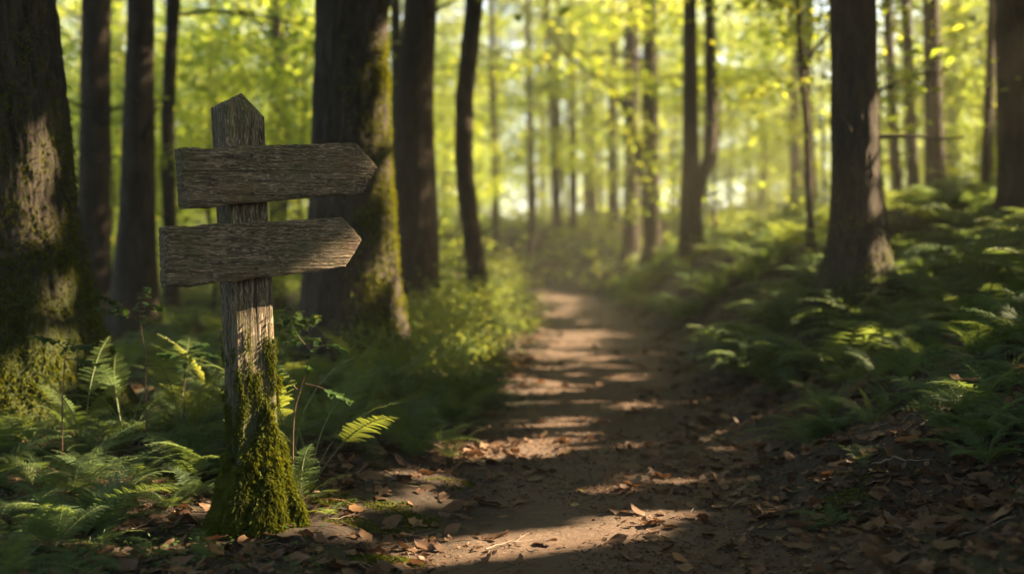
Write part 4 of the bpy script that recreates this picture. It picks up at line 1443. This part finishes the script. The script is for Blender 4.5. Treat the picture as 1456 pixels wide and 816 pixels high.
# twigs
tw = MB()
for k in range(1500):
    y = 3.1 + 7 * rl.random() ** 1.6
    x = rl.uniform(-1, 1) * (.45 * y + .2)
    pe = abs(x - float(path_c(y))) - float(path_h(y))
    if pe < -.15 and rl.random() < .45:
        continue
    L = rl.uniform(.03, .16) * (1.4 if pe > 0 else .7)
    a_ = rl.random() * 6.28
    s_ = np.linspace(-.5, .5, 5)
    bx = x + s_ * L * math.cos(a_) + np.cumsum(rl.normal(0, .06 * L, 5))
    by = y + s_ * L * math.sin(a_) + np.cumsum(rl.normal(0, .06 * L, 5))
    tube(tw, np.stack([bx, by, ground_z(bx, by, True) + .004 + .03 * L + rl.normal(0, .004, 5)], -1), rl.uniform(.0008, .0024) * np.array([1, .95, .85, .7, .4]), 5, fa=rl.random())
tag(obj('twig_litter', tw.mesh('twig_litter', M['twig'])), 'small broken twigs strewn over the forest floor', 'twigs', kind='stuff')

# low ground cover on the left floor and under the bank ferns
N = 30000
yy = 2.4 + 8 * rl.random(N) ** 1.5
xx = rl.uniform(-1, 1, N) * (.46 * yy + .3)
e = np.abs(xx - path_c(yy)) - path_h(yy)
dn_ = fbm(np.stack([xx, yy, 0 * xx], -1) * 2.2, 3, 55)
lf = xx < path_c(yy)
kp = (e > np.where(lf, .25, .6)) & (dn_ > np.where(lf, -.12, .05)) & (rl.random(N) < np.clip(e * 1.4, 0, 1))
xx, yy, dn_ = xx[kp], yy[kp], dn_[kp]
gc = MB()
kites(gc, np.stack([xx, yy, ground_z(xx, yy, True) + .004 + rl.random(len(xx)) * .07 * np.clip(dn_ + .3, .05, 1)], -1), rl.uniform(.010, .026, len(xx)), rl, .5, .6)
# carpets of moss strands close to the post and along the verge
for cx_, cy_, rx, ry, n_ in ((*gpix(450, 715)[:2], .22, .16, 4200), (*gpix(540, 800)[:2], .14, .08, 3200), (*gpix(250, 690)[:2], .30, .16, 4200), (*gpix(575, 735)[:2], .14, .14, 1800), (*gpix(330, 745)[:2], .25, .1, 2500),
                             (*gpix(520, 745)[:2], .16, .1, 1800), (*gpix(640, 690)[:2], .12, .12, 900), (*gpix(1180, 720)[:2], .12, .09, 900), (*gpix(1250, 690)[:2], .14, .09, 800)):
    a_, r_ = rl.random(n_) * 6.28, np.sqrt(rl.random(n_))
    mx_, my_ = cx_ + rx * r_ * np.cos(a_), cy_ + ry * r_ * np.sin(a_)
    kq = fbm(np.stack([mx_, my_, 0 * mx_], -1) * 9, 3, 66) > -.15 + .25 * (r_ - .6)
    mx_, my_, r_ = mx_[kq], my_[kq], r_[kq]
    kites(gc, np.stack([mx_, my_, ground_z(mx_, my_, True) + rl.random(len(mx_)) * .022 * (1.1 - r_)], -1), rl.uniform(.007, .018, len(mx_)), rl, .8, .3, mat=1)
tag(obj('ground_cover', gc.mesh('ground_cover', [M['cover'], M['moss']])), 'low leafy ground cover and moss on the forest floor', 'ground cover', kind='stuff')

# dead leaves one can single out
LEAVES = [
    (818, 722, .052, 'deadpale', 'pale yellow leaf lying flat in the middle of the path', 0), (826, 700, .058, 'deadpale', 'narrow pale leaf just beyond the yellow one on the path', 0),
    (773, 622, .065, 'deadtan', 'orange brown curled leaf on the verge edge of the path', 1), (593, 750, .07, 'deadtan', 'lobed tan leaf at the path edge below the mossy post', 1),
    (577, 765, .06, 'deadtan', 'tan leaf touching the lobed leaf below the mossy post', 0), (507, 727, .075, 'deadtan', 'large curled brown leaf nearest the mossy post foot', 0),
    (500, 660, .075, 'deadtan', 'upright brown leaf beside the small sunlit fern', 1), (545, 706, .08, 'deadtan', 'crumpled tan leaf between post foot and path', 1),
    (255, 683, .09, 'deadtan', 'rusty orange leaf in the moss left of the post', 1), (150, 695, .085, 'litter', 'dull brown leaf among ferns in the dim corner', 0),
    (168, 735, .085, 'litter', 'folded brown leaf below the dull one in the dim corner', 0), (308, 796, .07, 'deadtan', 'tan leaf by the low fern before the post foot', 0),
    (985, 674, .055, 'deadpale', 'pale buff leaf toward the littered side of the path', 0), (1062, 722, .06, 'deadpale', 'greenish yellow leaf flat on the littered path edge', 0),
    (1250, 672, .07, 'deadpale', 'pale crumpled leaf beside the small bank fern', 1), (1370, 588, .09, 'deadtan', 'brown leaf caught in the dark feathery fern', 1),
    (1255, 795, .09, 'litter', 'broad brown leaf in the litter near the bottom corner', 1), (1135, 758, .085, 'litter', 'curled brown leaf at the litter side below the tufty fern', 0),
    (1345, 785, .09, 'litter', 'large dark leaf in the litter of the bottom corner', 0), (1290, 640, .075, 'deadtan', 'tan leaf leaning against the bank litter', 0),
    (965, 800, .05, 'deadtan', 'small narrow leaf at the bottom edge of the path', 0), (655, 648, .07, 'deadtan', 'bright curled leaf in the sunlit leaf patch', 1),
]
for px, py, L, mt, lb, lob in LEAVES:
    g = gpix(px, py)
    b_ = MB()
    flat = mt == 'deadpale'
    dead_leaf(b_, (0, 0, 0), L * 1.25, rl, bool(lob), curl=.12 if flat else None, nz=.08 if flat else .3)
    zt = float(ground_z(g[0], g[1], True)) + .006
    if 'caught' in lb:
        zt += .12
    tag(obj('fallen_leaf', b_.mesh('fallen_leaf', M[mt]), None, (g[0], g[1], zt)), lb, 'leaf')

for pts, r_, lb in (([(1238, 668), (1268, 659), (1300, 662), (1335, 660)], .0035, 'pale forked twig lying on the bank litter'),
                    ([(690, 785), (725, 775), (760, 770)], .003, 'short dark twig on the sunlit near end of the path')):
    pw = np.array([gpix(*p) for p in pts])
    pw[:, 2] = ground_z(pw[:, 0], pw[:, 1], True) + .012
    b_ = MB()
    u = np.linspace(0, 1, len(pw))
    uu = np.linspace(0, 1, 14)
    pp = np.stack([np.interp(uu, u, pw[:, k]) for k in range(3)], -1) + rl.normal(0, .0025, (14, 3))
    tube(b_, pp - pw[0], np.linspace(r_, r_ * .4, 14), 6, fa=.9)
    tube(b_, np.array([pp[8] - pw[0], pp[8] - pw[0] + [.03, .05, .01], pp[8] - pw[0] + [.05, .11, .006]]), [r_ * .5, r_ * .4, r_ * .2], 5, fa=.9)
    tag(obj('fallen_twig', b_.mesh('fallen_twig', M['twig']), None, tuple(pw[0])), lb, 'twig')

# ------------------------------------------------------------------ haze
HAZE = .0024
if HAZE > 0:
    hb = MB()
    x0, x1, y0, y1, z0, z1 = -95, 100, -12, 135, -3, 26
    V = np.array([[x, y, z] for x in (x0, x1) for y in (y0, y1) for z in (z0, z1)])
    hb.add(V, [[0, 1, 3, 2], [4, 6, 7, 5], [0, 4, 5, 1], [2, 3, 7, 6], [0, 2, 6, 4], [1, 5, 7, 3]])
    hm = bpy.data.materials.new('haze')
    hm.use_nodes = True
    hm.node_tree.nodes.clear()
    ho = hm.node_tree.nodes.new('ShaderNodeOutputMaterial')
    pv = hm.node_tree.nodes.new('ShaderNodeVolumePrincipled')
    pv.inputs['Color'].default_value = (.97, .90, .66, 1)
    pv.inputs['Density'].default_value = HAZE
    pv.inputs['Anisotropy'].default_value = .3
    hm.node_tree.links.new(pv.outputs[0], ho.inputs['Volume'])
    tag(obj('haze', hb.mesh('haze', hm, False)), 'warm sunlit haze hanging through the whole wood', 'haze', kind='stuff')

# ------------------------------------------------------------------ render settings
SC.render.engine = 'CYCLES'
cy = SC.cycles
cy.use_denoising = True
try:
    cy.denoiser = 'OPENIMAGEDENOISE'
except Exception:
    pass
cy.max_bounces = 6
cy.diffuse_bounces = 3
cy.glossy_bounces = 2
cy.transmission_bounces = 4
cy.transparent_max_bounces = 6
cy.volume_bounces = 0
cy.sample_clamp_indirect = 4
cy.caustics_reflective = cy.caustics_refractive = False
cy.use_adaptive_sampling = True
cy.adaptive_threshold = .006
vs = SC.view_settings
vs.view_transform = 'Standard'
vs.look = 'None'
vs.gamma = 1
vs.use_curve_mapping = False
vs.exposure = 3.45
